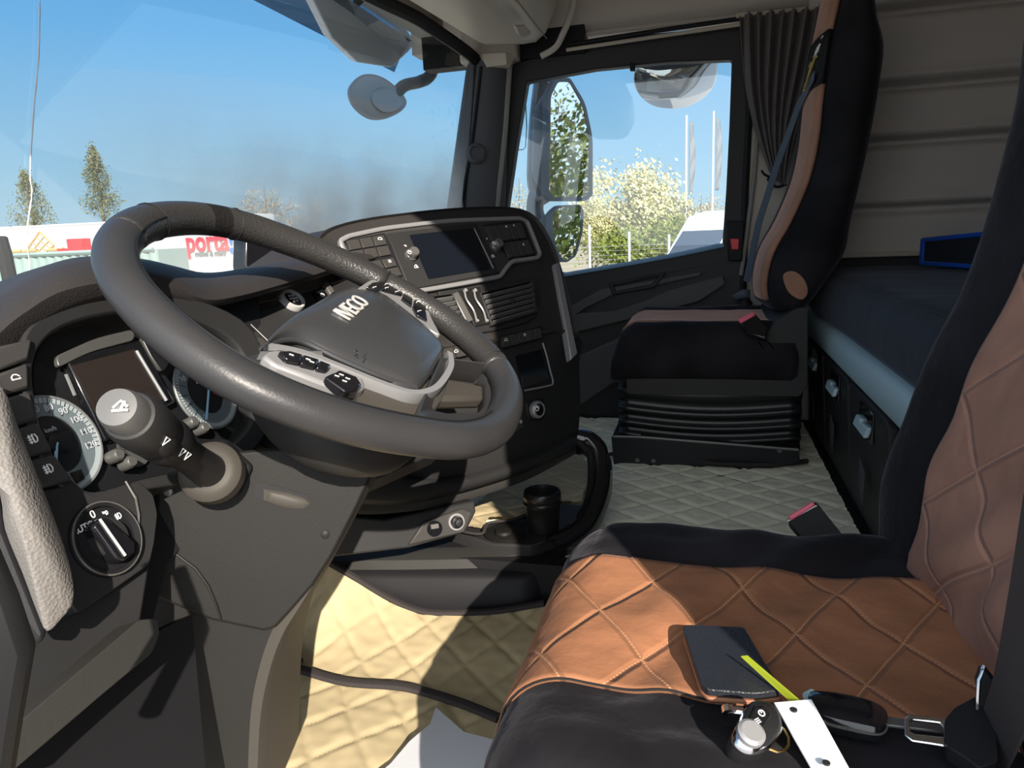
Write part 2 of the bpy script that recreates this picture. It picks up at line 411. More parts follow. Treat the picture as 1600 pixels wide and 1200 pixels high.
#==BODY==
# ================================================================== the cab shell
bm = B(); box2(bm, (-1.22, -1.3, -.04), (-.05, 1.12, 0)); box2(bm, (-.05, -1.3, -.04), (1.22, 1.12, .115))
mk('floor', bm, M('dash_dark'), kind='structure', smooth=False)
bm = B(); box2(bm, (-1.22, 1.08, -.04), (1.22, 1.12, .60)); mk('wall_front', bm, M('dash_dark'), kind='structure', smooth=False)
bm = B(); box2(bm, (-1.26, -1.34, -.04), (1.26, -1.3, 2.1)); mk('wall_back', bm, M('wall_fabric'), kind='structure', smooth=False)
bm = B(); box2(bm, (-1.26, -1.34, 2.06), (1.26, 1.0, 2.1)); mk('ceiling', bm, M('headliner'), kind='structure', smooth=False)
# driver side: wall behind the open doorway, with the rounded upper rear corner of the opening
def yz(pts, x): return [Vector((x, a, b)) for a, b in pts]
bm = B()
prism(bm, yz([(-1.34, -.04), (-.35, -.04), (-.35, 1.50), (-.33, 1.60), (-.24, 1.67), (-.10, 1.71), (.60, 1.71), (.86, 1.50), (.98, .70), (1.12, .70), (1.12, 1.0), (1.0, 1.62), (1.0, 2.1), (-1.34, 2.1)], -1.26), (.05, 0, 0))
mk('wall_left', bm, M('headliner'), kind='structure', smooth=False)
# front wall above the windshield
bm = B(); box2(bm, (-1.2, .90, 1.46), (1.2, .96, 2.08)); mk('wall_front', bm, M('headliner'), kind='structure', smooth=False)
# passenger side wall: around the door opening
bm = B()
box2(bm, (1.16, -.17, -.04), (1.24, 1.12, .10)); box2(bm, (1.17, .64, -.04), (1.24, 1.12, .86)); box2(bm, (1.17, .3, -.04), (1.24, 1.12, .55)); box2(bm, (1.16, -1.34, -.04), (1.24, -.105, 2.1)); box2(bm, (1.16, -.17, 1.415), (1.24, 1.0, 2.1))
mk('wall_right', bm, M('headliner'), kind='structure', smooth=False)
# upholstered pads on the bunk side wall
zs = [A(1470, y, 0, 1.13).z for y in (-95, 10, 130, 217, 323, 392)]
def pad(u, v):
    y = -.30-u*.98; z = zs[-1]+v*(zs[0]+.3-zs[-1]); x = 1.110
    for zg in zs[1:-1]:
        d = z-zg; fade = max(0, min(1, (y+1.13)/.12)) if zg != zs[-2] else max(0, min(1, (y+1.05)/.1))
        x += .046*math.exp(-(d/.015)**2)*fade
        if 0 < d < .07: x -= .022*math.exp(-((d-.022)/.02)**2)*fade
    x += .0
    return Vector((min(x, 1.158), y, z))
bm = B(); gridsurf(bm, pad, 24, 150); mk('wall_right', bm, M('wall_fabric'), kind='structure', ang=180)
bm = B(); box2(bm, (1.10, -1.28, zs[-1]-.012), (1.16, -.30, zs[-1]+.004)); mk('trim_1', bm, M('beige_plastic'), kind='structure', bevel=.004)
# wall lining at the height of the mattress, below the pads
bm = B(); box2(bm, (1.12, -1.28, .12), (1.16, -.36, zs[-1]-.012)); mk('wall_right', bm, M('door_dark'), kind='structure', smooth=False)
# headliner shell over the passenger door: sloping band and a roof rail
bm = B()
secs = []
for y in (-.36, .0, .3, .62, .86): 
    zt = 1.425+.0*y
    secs.append([Vector((1.155, y, zt)), Vector((1.135, y, zt+.012)), Vector((1.115, y, zt+.03)), Vector((1.10, y, zt+.12)), Vector((1.04, y, zt+.30)), Vector((.98, y, zt+.5)), Vector((1.155, y, zt+.5))])
loft(bm, secs); mk('trim_2', bm, M('headliner'), kind='structure', ang=50)
bm = B(); tube(bm, [A(885, 78, 0, 1.11), A(1020, 58, 0, 1.11), A(1158, 38, 0, 1.11)], .006, 8); mk('trim_3', bm, M('beige_plastic'), kind='structure')
bm = B(); tube(bm, [A(885, 70, 0, 1.118), A(1020, 49, 0, 1.118), A(1158, 29, 0, 1.118)], .007, 8); mk('trim_4', bm, M('dash_dark'), kind='structure')

# ------------------------------------------------------------------ windshield
def wsp(x, v):
    k = 1-(x/1.1)**2; k = max(k, 0)
    yb, zb = .835+.20*k, .66; yt, zt = .735+.16*k, 1.345+.07*min(1, (1.1-abs(x))/.35)**.6 if abs(x) < 1.1 else 1.345
    yb += .0
    return Vector((x, yb+(yt-yb)*v, zb+(zt-zb)*v))
bm = B(); gridsurf(bm, lambda u, v: wsp(-1.09+2.18*u, v), 30, 12)
win1 = thing('window_1', 'wide dusty windshield in a black surround', 'window', (0, 1.0, .74), kind='structure')
mk('window_glass', bm, M('windshield_glass'), win1, ang=180)
bm = B(); tube(bm, [wsp(-1.09+2.18*i/40, 1) for i in range(41)], .02, 8, ref=(0, 0, 1)); tube(bm, [wsp(-1.09+2.18*i/40, 0) for i in range(41)], .012, 8)
tube(bm, [wsp(1.09, i/10) for i in range(11)], .018, 8, ref=(0, 1, 0)); tube(bm, [wsp(-1.09, i/10) for i in range(11)], .018, 8, ref=(0, 1, 0))
mk('window_frame', bm, M('rubber'), win1)
bm = B(); prev = None                                   # dried drip line down the glass
pts = []
for px_, py_ in ((62, 0), (60, 90), (52, 180), (47, 270), (50, 300), (44, 345), (42, 375), (46, 410), (45, 440)):
    d = ray(px_, py_); t = 1.0
    for _ in range(60):
        P_ = CAM+d*t
        k = max(1-(P_.x/1.1)**2, 0); v = (P_.z-.66)/(1.41-.66); ysurf = (.835+.2*k)+((.735+.16*k)-(.835+.2*k))*v
        t += (ysurf-.004-P_.y)/d.y
    pts.append(CAM+d*t)
tube(bm, cat(pts, 4), .0011, 5, scales=[.6+.6*abs(math.sin(i*1.3)) for i in range(len(cat(pts, 4)))])
mk('drip_mark', bm, M('paper'), win1)

# A-pillar on the passenger side
bm = B()
def quadcol(bm, top, bot, n=10, tvec=(0, 0, 0)): pass
P1, P2, P3, P4 = A(742, 96, 0, 1.08), A(797, 96, 0, 1.12), A(790, 330, 0, 1.14), A(708, 335, 0, 1.08)
secs = []
for i in range(9):
    t = i/8; a = P1.lerp(P4, t); b = P2.lerp(P3, t); a = a+Vector((0, .02, 0)); n_ = Vector((.05, .05, 0))
    m_ = (a+b)/2+Vector((-.030, -.02, 0))
    secs.append([a, a.lerp(m_, .55)+Vector((-.006, 0, 0)), m_, b.lerp(m_, .45)+Vector((-.004, 0, 0)), b, b+Vector((.05, .03, 0)), a+Vector((.06, .03, 0))])
secs.append([p+Vector((0, .01, -.35)) for p in secs[-1]])
loft(bm, secs); pil = mk('trim_5', bm, M('pillar'), kind='structure', ang=60)
bm = B(); tube(bm, [A(797, 98, 0, 1.11), A(790, 200, 0, 1.115), A(776, 330, 0, 1.12), A(772, 360, 0, 1.12)], .009, 8, ref=(1, 0, 0)); mk('trim_6', bm, M('seal'), kind='structure')
bm = B(); tube(bm, [A(752, 104, 0, 1.07), A(738, 220, 0, 1.07), A(718, 335, 0, 1.07)], .006, 8, ref=(1, 0, 0)); mk('trim_7', bm, M('rubber'), kind='structure')
c = A(745, 240, 0, 1.055); bm = B(); lathe(bm, c+Vector((.02, .01, 0)), (-.9, -.4, .1), [(.034, 0), (.034, .018), (.026, .026), (.022, .026), (.020, .022), (0, .022)], 24)
tw = mk('tweeter_speaker', bm, M('pillar'), loc=c, label='small round grey speaker on the windshield pillar', cat_='speaker')

# ------------------------------------------------------------------ passenger door (door_1)
door = thing('door_1', 'closed passenger door with dark trim below its window', 'door', (1.15, .3, .1), kind='structure')
FX = Fr((1.145, 0, 0), (-1, 0, 0))
inner_px = [(823, 128), (930, 108), (1040, 97), (1144, 93), (1140, 200), (1135, 300), (1129, 383), (1060, 397), (990, 410), (930, 420), (885, 428), (862, 424), (800, 400), (785, 360), (792, 325), (805, 235)]
outer_px = [(800, 100), (880, 72), (1020, 52), (1158, 38), (1168, 180), (1166, 300), (1163, 405), (1062, 425), (990, 437), (930, 446), (885, 455), (850, 465), (780, 450), (768, 380), (775, 325), (790, 215)]
bm = B(); ring(bm, FX.P(inner_px), FX.P(outer_px), (.05, 0, 0)); mk('window_frame', bm, M('door_dark'), door, bevel=.006)
bm = B(); loop = FX.P(fil(([(p[0]+dx, p[1]+dy, 0) for p, (dx, dy) in zip(inner_px, [(4, 4)]*16)] and [(p[0], p[1], 0) for p in inner_px]), .2, 2) and inner_px, 0)
prism(bm, [FX.px(x, y, -.025) for x, y in inner_px], (.004, 0, 0)); mk('window_glass', bm, M('side_glass'), door, smooth=False)
bm = B(); tube(bm, [FX.px(x, y, .006) for x, y in ((866, 426), (885, 429), (930, 421), (990, 411), (1060, 398), (1131, 383))], .008, 8); mk('window_sill', bm, M('window_rail'), door)
# trim panel below the window, sculpted in layers
bm = B(); lay = [(845, 455), (930, 440), (1060, 418), (1163, 398), (1160, 470), (1156, 640), (1150, 700), (880, 720), (840, 600)]
slab(bm, FX, lay, .0, .04); mk('trim_panel', bm, M('door_dark'), door, bevel=.01)
bm = B(); slab(bm, FX, fil([Vector((x, y, 0)) for x, y in [(882, 492), (960, 470), (1130, 425), (1134, 440), (1090, 475), (1000, 492), (900, 516)]], .3) and [(882, 500), (905, 490), (960, 486), (1010, 470), (1040, 455), (1130, 430), (1134, 445), (1092, 472), (1000, 496), (900, 520)], .02, .03); mk('armrest', bm, M('door_mid'), door, bevel=.006)
bm = B(); slab(bm, FX, [(893, 478), (940, 452), (1098, 424), (1092, 432), (960, 460), (915, 482), (895, 496)], .012, .02); mk('upper_moulding', bm, M('door_mid'), door, bevel=.004)
bm = B(); ring(bm, FX.P([(958, 446), (1030, 431), (1018, 444), (962, 455)], .018), FX.P([(950, 444), (1040, 426), (1024, 449), (957, 461)], .018), (.02, 0, 0)); mk('door_handle', bm, M('dash'), door, bevel=.003)
bm = B(); slab(bm, FX, [(895, 560), (985, 520), (1120, 500), (1125, 590), (960, 600), (900, 640)], .015, .03); mk('door_pocket', bm, M('door_mid'), door, bevel=.01)
# lock pillar parts
bm = B(); slab(bm, FX, [(1135, 345), (1163, 345), (1160, 408), (1138, 408)], .022, .03); lp = mk('belt_height_adjuster', bm, M('rubber'), bevel=.004, label='black slide on the passenger door pillar holding a red button', cat_='adjuster')
bm = B(); slab(bm, FX, [(1141, 373), (1155, 373), (1154, 390), (1143, 390)], .028, .006); mk('button', bm, M('red'), lp, bevel=.002, label='red button')
bm = B(); tube(bm, [A(1186, 180, 0, 1.14), A(1178, 280, 0, 1.14), A(1165, 380, 0, 1.14), A(1158, 430, 0, 1.14)], .007, 8, ref=(1, 0, 0)); mk('trim_8', bm, M('seal'), kind='structure')
bm = B(); tube(bm, [A(1168, 50, 0, 1.15), A(1170, 180, 0, 1.15), A(1164, 300, 0, 1.15), A(1160, 480, 0, 1.15)], .012, 8, ref=(1, 0, 0)); mk('trim_9', bm, M('rubber'), kind='structure')

# ------------------------------------------------------------------ overhead console over the windshield
oc = thing('overhead_console', 'beige plastic overhead console above the windshield with a small lamp', 'console', (0, .6, 1.4))
bm = B(); secs = []
for x, k in ((-1.18, 1), (-.5, 1), (.3, 1), (.92, 1), (1.0, .93), (1.04, .80), (1.055, .6), (1.06, .35)):
    m0 = Vector((x, .66, 1.52))
    yq = .83-.10*(abs(x)/1.05)**2
    sec = [(yq, 1.425), (yq-.05, 1.392), (.68, 1.370), (.55, 1.358), (.505, 1.360), (.47, 1.385), (.43, 1.46), (.44, 1.60), (.70, 1.66), (.885, 1.60)]
    secs.append([m0+(Vector((x, a, b))-m0)*k for a, b in sec])
loft(bm, secs); mk('body', bm, M('beige_plastic'), oc, ang=60)
FO = Fr((1.0, .465, 1.39), (0, -.88, -.47), up=(0, 0, 1))
bm = B(); tube(bm, [FO.px(x, y, .001) for x, y in ((792, -20), (826, 24), (846, 50), (854, 60))], .002, 6); mk('panel_seam', bm, M('satin'), oc)
bm = B(); slab(bm, FO, [(806, 41), (822, 40), (830, 50), (828, 56), (818, 60), (812, 55)], .006, .01); mk('reading_lamp', bm, M('headliner'), oc, bevel=.003)
bm = B(); tube(bm, cat([A(898, -10, 0, 1.0), A(893, 20, 0, 1.03), A(880, 52, 0, 1.06), A(868, 74, 0, 1.07), A(845, 88, 0, 1.07)], 5), .010, 8); mk('edge_trim', bm, M('headliner'), oc)
# dark storage recess above
bm = B(); box2(bm, (1.08, .60, 1.35), (1.17, .80, 2.08)); mk('trim_11', bm, M('headliner'), kind='structure', bevel=.01)
bm = B(); box2(bm, (1.13, .38, 1.355), (1.2, .95, 1.46)); mk('trim_12', bm, M('rubber'), kind='structure')
# pillar cap
bm = B(); secs = []
for t in range(5):
    a = A(752+t*3, 84+t*5, 0, 1.06); b = A(805-t*2, 88+t*4, 0, 1.08)
    secs.append([a, (a+b)/2+Vector((-.02, -.03, 0)), b, b+Vector((.06, .04, 0)), a+Vector((.06, .06, 0))])
loft(bm, secs); mk('trim_10', bm, M('beige_plastic'), kind='structure')

# ------------------------------------------------------------------ exterior: mirrors, visor
vs = thing('sun_visor', 'dark tinted exterior sun visor running above the windshield', 'visor', (0, 1.1, 1.4))
bm = B(); secs = []
for i in range(13):
    x = -1.1+2.2*i/12; k = 1-(x/1.2)**2; e_ = .04*(abs(x)/1.1)**4
    secs.append([Vector((x, .97+.03*k, 1.44+.03*k)), Vector((x, 1.0+.09*k, 1.40+.055*k)), Vector((x, 1.02+.17*k, 1.335+.10*k)), Vector((x, 1.03+.17*k, 1.345+.10*k)), Vector((x, 1.01+.09*k, 1.415+.055*k)), Vector((x, .98+.03*k, 1.455+.03*k))])
loft(bm, secs); mk('visor_panel', bm, M('visor_glass'), vs, ang=60)
bm = B(); prism(bm, [A(x, y, 1, 1.02) for x, y in ((470, -40), (575, -40), (650, 66), (640, 80), (612, 106), (560, 98), (520, 60))], (0, .03, .012)); mk('reflection_panel', bm, M('paper'), vs, bevel=.005)  # added pale panel, stands in for the console's reflection in the windshield
for x in (-.6, .25, .78):
    bm = B(); k = 1-(x/1.2)**2; tube(bm, [Vector((x, .97+.03*k, 1.50)), Vector((x, 1.02+.09*k, 1.45)), Vector((x, 1.02+.15*k, 1.365+.10*k))], .012, 8, ref=(1, 0, 0)); mk('bracket', bm, M('rubber'), vs)

fm = thing('front_mirror', 'oval front-view mirror on a bent black arm outside the windshield', 'mirror', A(600, 150, 1, 1.30))
FMr = Fr(A(590, 150, 1, 1.32), (-.45, -.85, .12))
outl = cat([FMr.px(x, y) for x, y in ((545, 140), (560, 120), (580, 116), (603, 124), (625, 143), (635, 160), (625, 175), (600, 186), (575, 184), (552, 165))], 4, True)
bm = B(); dome(bm, outl, FMr.n, .010, .01); dome(bm, outl, -FMr.n, .04, .002); mk('mirror_shell', bm, M('mirror_shell'), fm, ang=60)
gl = [FMr.p+(q-FMr.p) for q in outl]; cc = sum(outl, Vector())/len(outl)
bm = B(); prism(bm, [cc+(q-cc)*.0+(q-cc)*.55+FMr.u*.035-FMr.v*.012+FMr.n*.014 for q in outl], -FMr.n*.008); mk('mirror_glass', bm, M('windscreen_dark'), fm, ang=60)
bm = B(); tube(bm, cat([A(612, 158, 1, 1.30), A(630, 135, 1, 1.26), A(655, 128, 1, 1.22), A(672, 118, 1, 1.16), A(683, 88, 1, 1.08), A(700, 62, 1, 1.0), A(716, 20, 1, .975)], 5), .026, 10, scales=None); mk('arm', bm, M('rubber'), fm)

def mirror_pt(x, y, X=1.50): return A(x, y, 0, X)
ms = thing('side_mirror', 'tall wing mirror pair outside the passenger window', 'mirror', A(870, 320, 0, 1.5))
FS = Fr(A(890, 220, 0, 1.50), (-.55, -.835, .0))
main = fil([Vector((x, y, 0)) for x, y in ((861, 150), (872, 128), (890, 128), (911, 165), (921, 215), (921, 300), (912, 308), (866, 308), (858, 298))], .25, 3)
mp = [(v.x, v.y) for v in main]
bm = B(); slab(bm, FS, mp, 0, .006); mk('mirror_glass', bm, M('mirror'), ms, smooth=False)
def grow(pts, k):
    cx = sum(p[0] for p in pts)/len(pts); cy = sum(p[1] for p in pts)/len(pts); return [(cx+(x-cx)*k, cy+(y-cy)*(1+(k-1)*.5)) for x, y in pts]
bm = B(); ring(bm, FS.P(mp, .002), FS.P(grow(mp, 1.14), .002), -FS.n*.03)
oute = FS.P(grow(mp, 1.14), -.025)
dome(bm, oute, Vector((-.35, 1, 0)), .12, .002, steps=6, p=3); mk('mirror_housing', bm, M('mirror_shell'), ms, ang=60)
bm = B(); sweep(bm, cat([A(848, 130, 0, 1.56), A(842, 180, 0, 1.56), A(838, 240, 0, 1.56), A(838, 290, 0, 1.56), A(850, 312, 0, 1.55)], 5), circ(.035, 12, .06), ref=(1, 0, 0)); mk('housing_back', bm, M('mirror_shell'), ms)
low = [(864, 334), (876, 323), (904, 322), (909, 332), (907, 365), (898, 398), (884, 408), (876, 400), (864, 372)]
lowf = [(v.x, v.y) for v in fil([Vector((x, y, 0)) for x, y in low], .25, 3)]
bm = B(); slab(bm, FS, lowf, 0, .006); mk('wide_angle_glass', bm, M('mirror'), ms, smooth=False)
bm = B(); ring(bm, FS.P(lowf, .002), FS.P(grow(lowf, 1.12), .002), -FS.n*.03); dome(bm, FS.P(grow(lowf, 1.12), -.025), Vector((-.35, 1, 0)), .10, .002, p=3)
sweep(bm, cat([A(840, 300, 0, 1.56), A(836, 330, 0, 1.56), A(848, 360, 0, 1.56), A(862, 400, 0, 1.56)], 5), circ(.035, 12, .055), ref=(1, 0, 0)); mk('lower_housing', bm, M('mirror_shell'), ms, ang=60)
bm = B(); tube(bm, cat([A(812, 122, 0, 1.26), A(840, 122, 0, 1.40), A(868, 122, 0, 1.55)], 4), .014, 8); mk('arm', bm, M('rubber'), ms); bm = B(); tube(bm, cat([A(800, 440, 0, 1.28), A(830, 420, 0, 1.40), A(860, 395, 0, 1.55)], 4), .016, 8); mk('arm', bm, M('rubber'), ms)
bm = B(); tube(bm, [A(821, 150, 0, 1.22), A(823, 200, 0, 1.22), A(821, 230, 0, 1.22), A(817, 234, 0, 1.22), A(803, 234, 0, 1.22)], .0018, 6, ref=(1, 0, 0)); mk('antenna_cable', bm, M('rubber'), label='thin black cable loop behind the front corner of the passenger window', cat_='cable')
km = thing('kerb_mirror', 'wide rounded kerb-view mirror hanging above the passenger window outside', 'mirror', A(1055, 130, 0, 1.40))
FK = Fr(A(1055, 130, 0, 1.42), (-.86, -.12, -.50))
ko = cat([FK.px(x, y) for x, y in ((990, 118), (1000, 103), (1030, 95), (1080, 88), (1118, 90), (1119, 122), (1108, 145), (1085, 162), (1055, 170), (1020, 165), (997, 145))], 4, True)
bm = B(); dome(bm, ko, FK.n, .025, .004, p=2); mk('mirror_glass', bm, M('mirror'), km, ang=180)
bm = B(); dome(bm, [q-FK.n*.004 for q in ko], -FK.n, .07, .0, p=2.5); mk('mirror_housing', bm, M('mirror_shell'), km, ang=60)
bm = B(); tube(bm, [A(1040, 100, 0, 1.45), A(1040, 80, 0, 1.40), A(1040, 60, 0, 1.28)], .018, 8, ref=(0, 1, 0)); mk('arm', bm, M('rubber'), km)
bm = B(); slab(bm, FX, [(984, 98), (992, 98), (992, 110), (984, 110)], .012, .02); mk('window_clip', bm, M('rubber'), bevel=.002, label='small black clip at the top edge of the passenger window', cat_='clip')
# own truck body behind the cab door, outside (seen in the mirrors)
bm = B(); box2(bm, (1.25, -1.34, -.9), (1.262, -.17, 2.2)); mk('cab_side', bm, M('white_paint'), kind='structure')

# ================================================================== curtain
ct = thing('side_curtain', 'grey-brown gathered curtain drawn back behind the passenger window', 'curtain', A(1200, 275, 0, 1.09))
top0, top1 = A(1156, 24, 0, 1.09), A(1300, 12, 0, 1.07)
def curt(u, v):
    a = top0.lerp(top1, u)
    # left hem follows a slow curve down to the tie, right hem falls straighter
    tie = A(1216, 292, 0, 1.09)
    l = [A(*p, 0, 1.09) for p in ((1156, 24), (1161, 90), (1168, 150), (1182, 210), (1206, 278))]
    r_ = [A(*p, 0, 1.06) for p in ((1300, 12), (1284, 90), (1266, 150), (1245, 210), (1226, 290))]
    k = v*4; i = min(3, int(k)); f_ = k-i
    def cr_(P):
        a_, b_, c_, d_ = P[max(i-1, 0)], P[i], P[i+1], P[min(i+2, 4)]
        return .5*((2*b_)+(c_-a_)*f_+(2*a_-5*b_+4*c_-d_)*f_*f_+(3*b_-a_-3*c_+d_)*f_**3)
    q = cr_(l).lerp(cr_(r_), u)
    amp = .020*(1-v*.55)+.004
    q.x += amp*math.sin(u*2*math.pi*8+1.2*math.sin(v*3))+.006*math.sin(u*31+v*5)
    if v < .04: q.x += .010*math.sin(u*180)
    return q
bm = B(); gridsurf(bm, curt, 190, 40); mk('drape', bm, M('curtain'), ct, ang=180, solid=.003)
bm = B(); tube(bm, [A(1150, 24, 0, 1.10), A(1230, 18, 0, 1.10), A(1330, 8, 0, 1.10)], .008, 8); mk('curtain_rail', bm, M('beige_plastic'), ct)
bm = B(); tube(bm, cat([A(1200, 280, 0, 1.12), A(1212, 292, 0, 1.07), A(1228, 288, 0, 1.05)], 5), .005, 6); tube(bm, cat([A(1205, 278, 0, 1.10), A(1194, 272, 0, 1.09), A(1190, 266, 0, 1.09)], 4), .004, 6); mk('tie_strap', bm, M('rubber'), ct)
# ================================================================== dashboard
def P2(L): return L
dash = thing('dashboard', 'black soft-touch dashboard sweeping from the instrument hood to the centre', 'dashboard', (-.6, .8, .3))
rid = [(-200, 600), (-80, 500), (0, 453), (50, 425), (100, 406), (150, 400), (220, 404), (270, 415), (320, 426), (370, 421), (430, 410), (490, 400), (545, 388), (620, 375)]
lip = [(-200, 720), (-80, 600), (0, 520), (40, 488), (90, 458), (150, 443), (215, 438), (265, 446), (322, 468), (375, 462), (435, 446), (495, 428), (545, 412), (610, 398)]
und = [(-200, 800), (-80, 660), (0, 580), (40, 535), (85, 500), (140, 476), (210, 466), (262, 470), (322, 482), (377, 470), (437, 453), (497, 435), (547, 419), (612, 405)]
bm = B(); secs = []
c0 = cat([A(x, y, 1, .70) for x, y in rid], 4); c1 = cat([A(x, y, 1, .615) for x, y in lip], 4); c2 = cat([A(x, y, 1, .625) for x, y in und], 4)
for a, b, c in zip(c0, c1, c2):
    m1 = a.lerp(b, .55)+Vector((0, 0, .010))
    secs.append([a+Vector((0, .34, -.15)), a+Vector((0, .16, -.055)), a+Vector((0, .05, -.010)), a, a.lerp(b, .25)+Vector((0, 0, .006)), m1, a.lerp(b, .85)+Vector((0, -.004, .005)), b, b.lerp(c, .6)+Vector((0, -.002, 0)), c, c+Vector((0, .05, -.0)), c+Vector((0, .14, -.02)), c+Vector((0, .30, -.2)), a+Vector((0, .34, -.2))])
loft(bm, secs); mk('instrument_hood', bm, M('dash_soft'), dash, ang=60)

FC = Fr(A(185, 620, 1, .6), (0, -math.cos(R(22)), math.sin(R(22))))
bm = B(); slab(bm, FC, [(-120, 470), (400, 440), (430, 700), (260, 880), (235, 985), (60, 1100), (-200, 1000)], -.035, .05); mk('binnacle_back', bm, M('dash_dark'), dash)
# rim around the instruments
win = [(64, 540), (95, 512), (150, 494), (220, 486), (300, 498), (372, 540), (400, 620), (380, 680), (300, 728), (225, 748), (150, 768), (118, 752), (88, 716), (66, 672), (55, 620), (52, 575)]
winc = [(v.x, v.y) for v in cat([Vector((x, y, 0)) for x, y in win], 4, True)]
outc = [(v.x, v.y) for v in cat([Vector((x, y, 0)) for x, y in [(40, 520), (75, 488), (140, 468), (220, 458), (310, 468), (395, 515), (425, 620), (402, 700), (310, 748), (230, 764), (150, 782), (105, 768), (70, 722), (48, 676), (38, 620), (35, 570)]], 4, True)]
bm = B(); ring(bm, FC.P(winc, .012), FC.P(outc, .016), -FC.n*.05); mk('instrument_bezel', bm, M('dash'), dash, bevel=.003)

clu = thing('instrument_cluster', 'instrument cluster with white speedometer and rev counter dials around a dark display', 'instrument panel', FC.px(185, 620))
bm = B(); slab(bm, FC, winc, -.020, .012); mk('cluster_face', bm, M('dash_dark'), clu)
bm = B(); slab(bm, FC, winc, .004, .0015); mk('lens', bm, M('lens'), clu, smooth=False)
bm = B(); slab(bm, FC, [(103, 560), (220, 530), (275, 628), (166, 690)], -.008, .012); mk('display_frame', bm, M('gloss_black'), clu, bevel=.003)
bm = B(); slab(bm, FC, [(113, 571), (211, 545), (258, 622), (163, 668)], -.006, .003); mk('display', bm, M('display'), clu)
bm = B(); tube(bm, [FC.px(213, 548, -.005), FC.px(260, 626, -.005)], .0022, 6); mk('display_edge', bm, M('silver'), clu); bm = B(); tube(bm, [FC.px(103, 585, -.006), FC.px(117, 618, -.006)], .0018, 6); mk('display_edge', bm, M('silver'), clu)
for pl in ([(88, 556), (150, 528), (205, 515), (211, 522), (208, 532), (140, 550), (92, 574)], [(218, 520), (262, 540), (268, 560), (256, 582), (238, 560)]):
    bm = B(); slab(bm, FC, [(v.x, v.y) for v in fil([Vector((x, y, 0)) for x, y in pl], .35, 3)], -.007, .006); mk('warning_lamp_panel', bm, M('satin'), clu, bevel=.001)
def dial(cx, cy, r, nums, name, a_of, unit):
    c = FC.px(cx, cy, -.012); u, v, n = FC.u, FC.v, FC.n
    def pt(a, q, h=0): return c+(u*math.cos(a)+v*math.sin(a))*q+n*h
    K = 56; bm = B(); ring(bm, [pt(2*math.pi*k/K, r*.60) for k in range(K)], [pt(2*math.pi*k/K, r) for k in range(K)], -n*.003); d = mk(name, bm, M('dial_grey'), clu, smooth=False)
    bm = B(); ring(bm, [pt(2*math.pi*k/K, r*.87, .0004) for k in range(K)], [pt(2*math.pi*k/K, r, .0004) for k in range(K)], -n*.001); mk('outer_band', bm, M('dial_white'), d, smooth=False)
    bm = B(); lathe(bm, c-n*.003, n, [(r*.61, 0), (r*.60, .0008), (0, .0008)], 40); mk('dial_centre', bm, M('dial_dark'), d)
    bm = B(); tube(bm, [pt(2*math.pi*k/K, r*1.0) for k in range(K)], .0018, 6, closed=True, ref=n); mk('dial_rim', bm, M('silver'), d)
    bm = B()
    for k in range(49):
        a = a_of(k/48); l = .86 if k % 4 else .64; w_ = (u*-math.sin(a)+v*math.cos(a))*(.00035 if k % 4 else .0005)
        p0, p1 = pt(a, r*l, .0006), pt(a, r*.97, .0006); vs = [bm.verts.new(q) for q in (p0-w_, p1-w_, p1+w_, p0+w_)]; face(bm, vs)
    mk('tick_marks', bm, M('dial_dark'), d, smooth=False)
    bm = B()
    for s_, f_ in nums: text_bm(bm, s_, pt(a_of(f_), r*.76, .001), u, v, r*.20, .0002)
    text_bm(bm, unit, pt(R(80), r*.3, .0012), u, v, r*.13, .0002); mk('numerals', bm, M('icon' if 0 else 'paper'), d, smooth=False)
    return c, pt
rs = (FC.px(158, 692)-FC.px(85, 694)).length
c, pt = dial(85, 694, rs, [(str(k*10), k/12) for k in range(13)], 'speedometer', lambda f: R(255-275*f), 'km/h')
bm = B(); tube(bm, [pt(R(228), 0, .004), pt(R(228), rs*.0+.004, .004), pt(R(238), rs*.42, .004)], .0016, 6); mk('needle', bm, M('needle'), clu)
bm = B(); lathe(bm, pt(0, 0), FC.n, [(.010, 0), (.009, .005), (0, .005)], 20); mk('needle_cap', bm, M('dial_dark'), clu)
bm = B(); slab(bm, FC, [(112, 738), (127, 733), (133, 748), (122, 755)], -.009, .003); mk('small_display', bm, M('display'), clu)
c, pt = dial(322, 612, rs*.98, [('0', 0), ('5', .2), ('10', .4), ('15', .6), ('20', .8)], 'rev_counter', lambda f: R(232-230*f), 'RPM x100')
bm = B(); tube(bm, [pt(R(50), .012, .004), pt(R(232), rs*.85, .004)], .0014, 6); mk('needle', bm, M('needle'), clu)
bm = B(); K = 10; ring(bm, [pt(R(120-6*k), rs*.62, .001) for k in range(K)]+[pt(R(66+6*k), rs*.60, .001) for k in range(K)], [pt(R(120-6*k), rs*.9, .001) for k in range(K)]+[pt(R(66+6*k), rs*.58, .001) for k in range(K)], -FC.n*.001); mk('green_band', bm, M('leaf_green'), clu, smooth=False)
bm = B(); slab(bm, FC, [(334, 604), (352, 606), (346, 618), (336, 614)], -.008, .003); mk('red_band', bm, M('red'), clu)
for x, y in ((172, 716), (192, 727), (291, 664), (308, 673)):
    bm = B(); lathe(bm, FC.px(x, y, -.012), FC.n, [(.007, 0), (.007, .012), (.005, .015), (0, .015)], 18); mk('reset_knob', bm, M('satin'), clu)
bm = B(); 
for k in range(14):
    a = R(200-10*k); cc_ = FC.px(208, 702, -.014); u, v = FC.u, FC.v
    p0 = cc_+(u*math.cos(a)+v*math.sin(a))*.010; p1 = cc_+(u*math.cos(a)+v*math.sin(a))*.017; tube(bm, [p0, p1], .0006, 4)
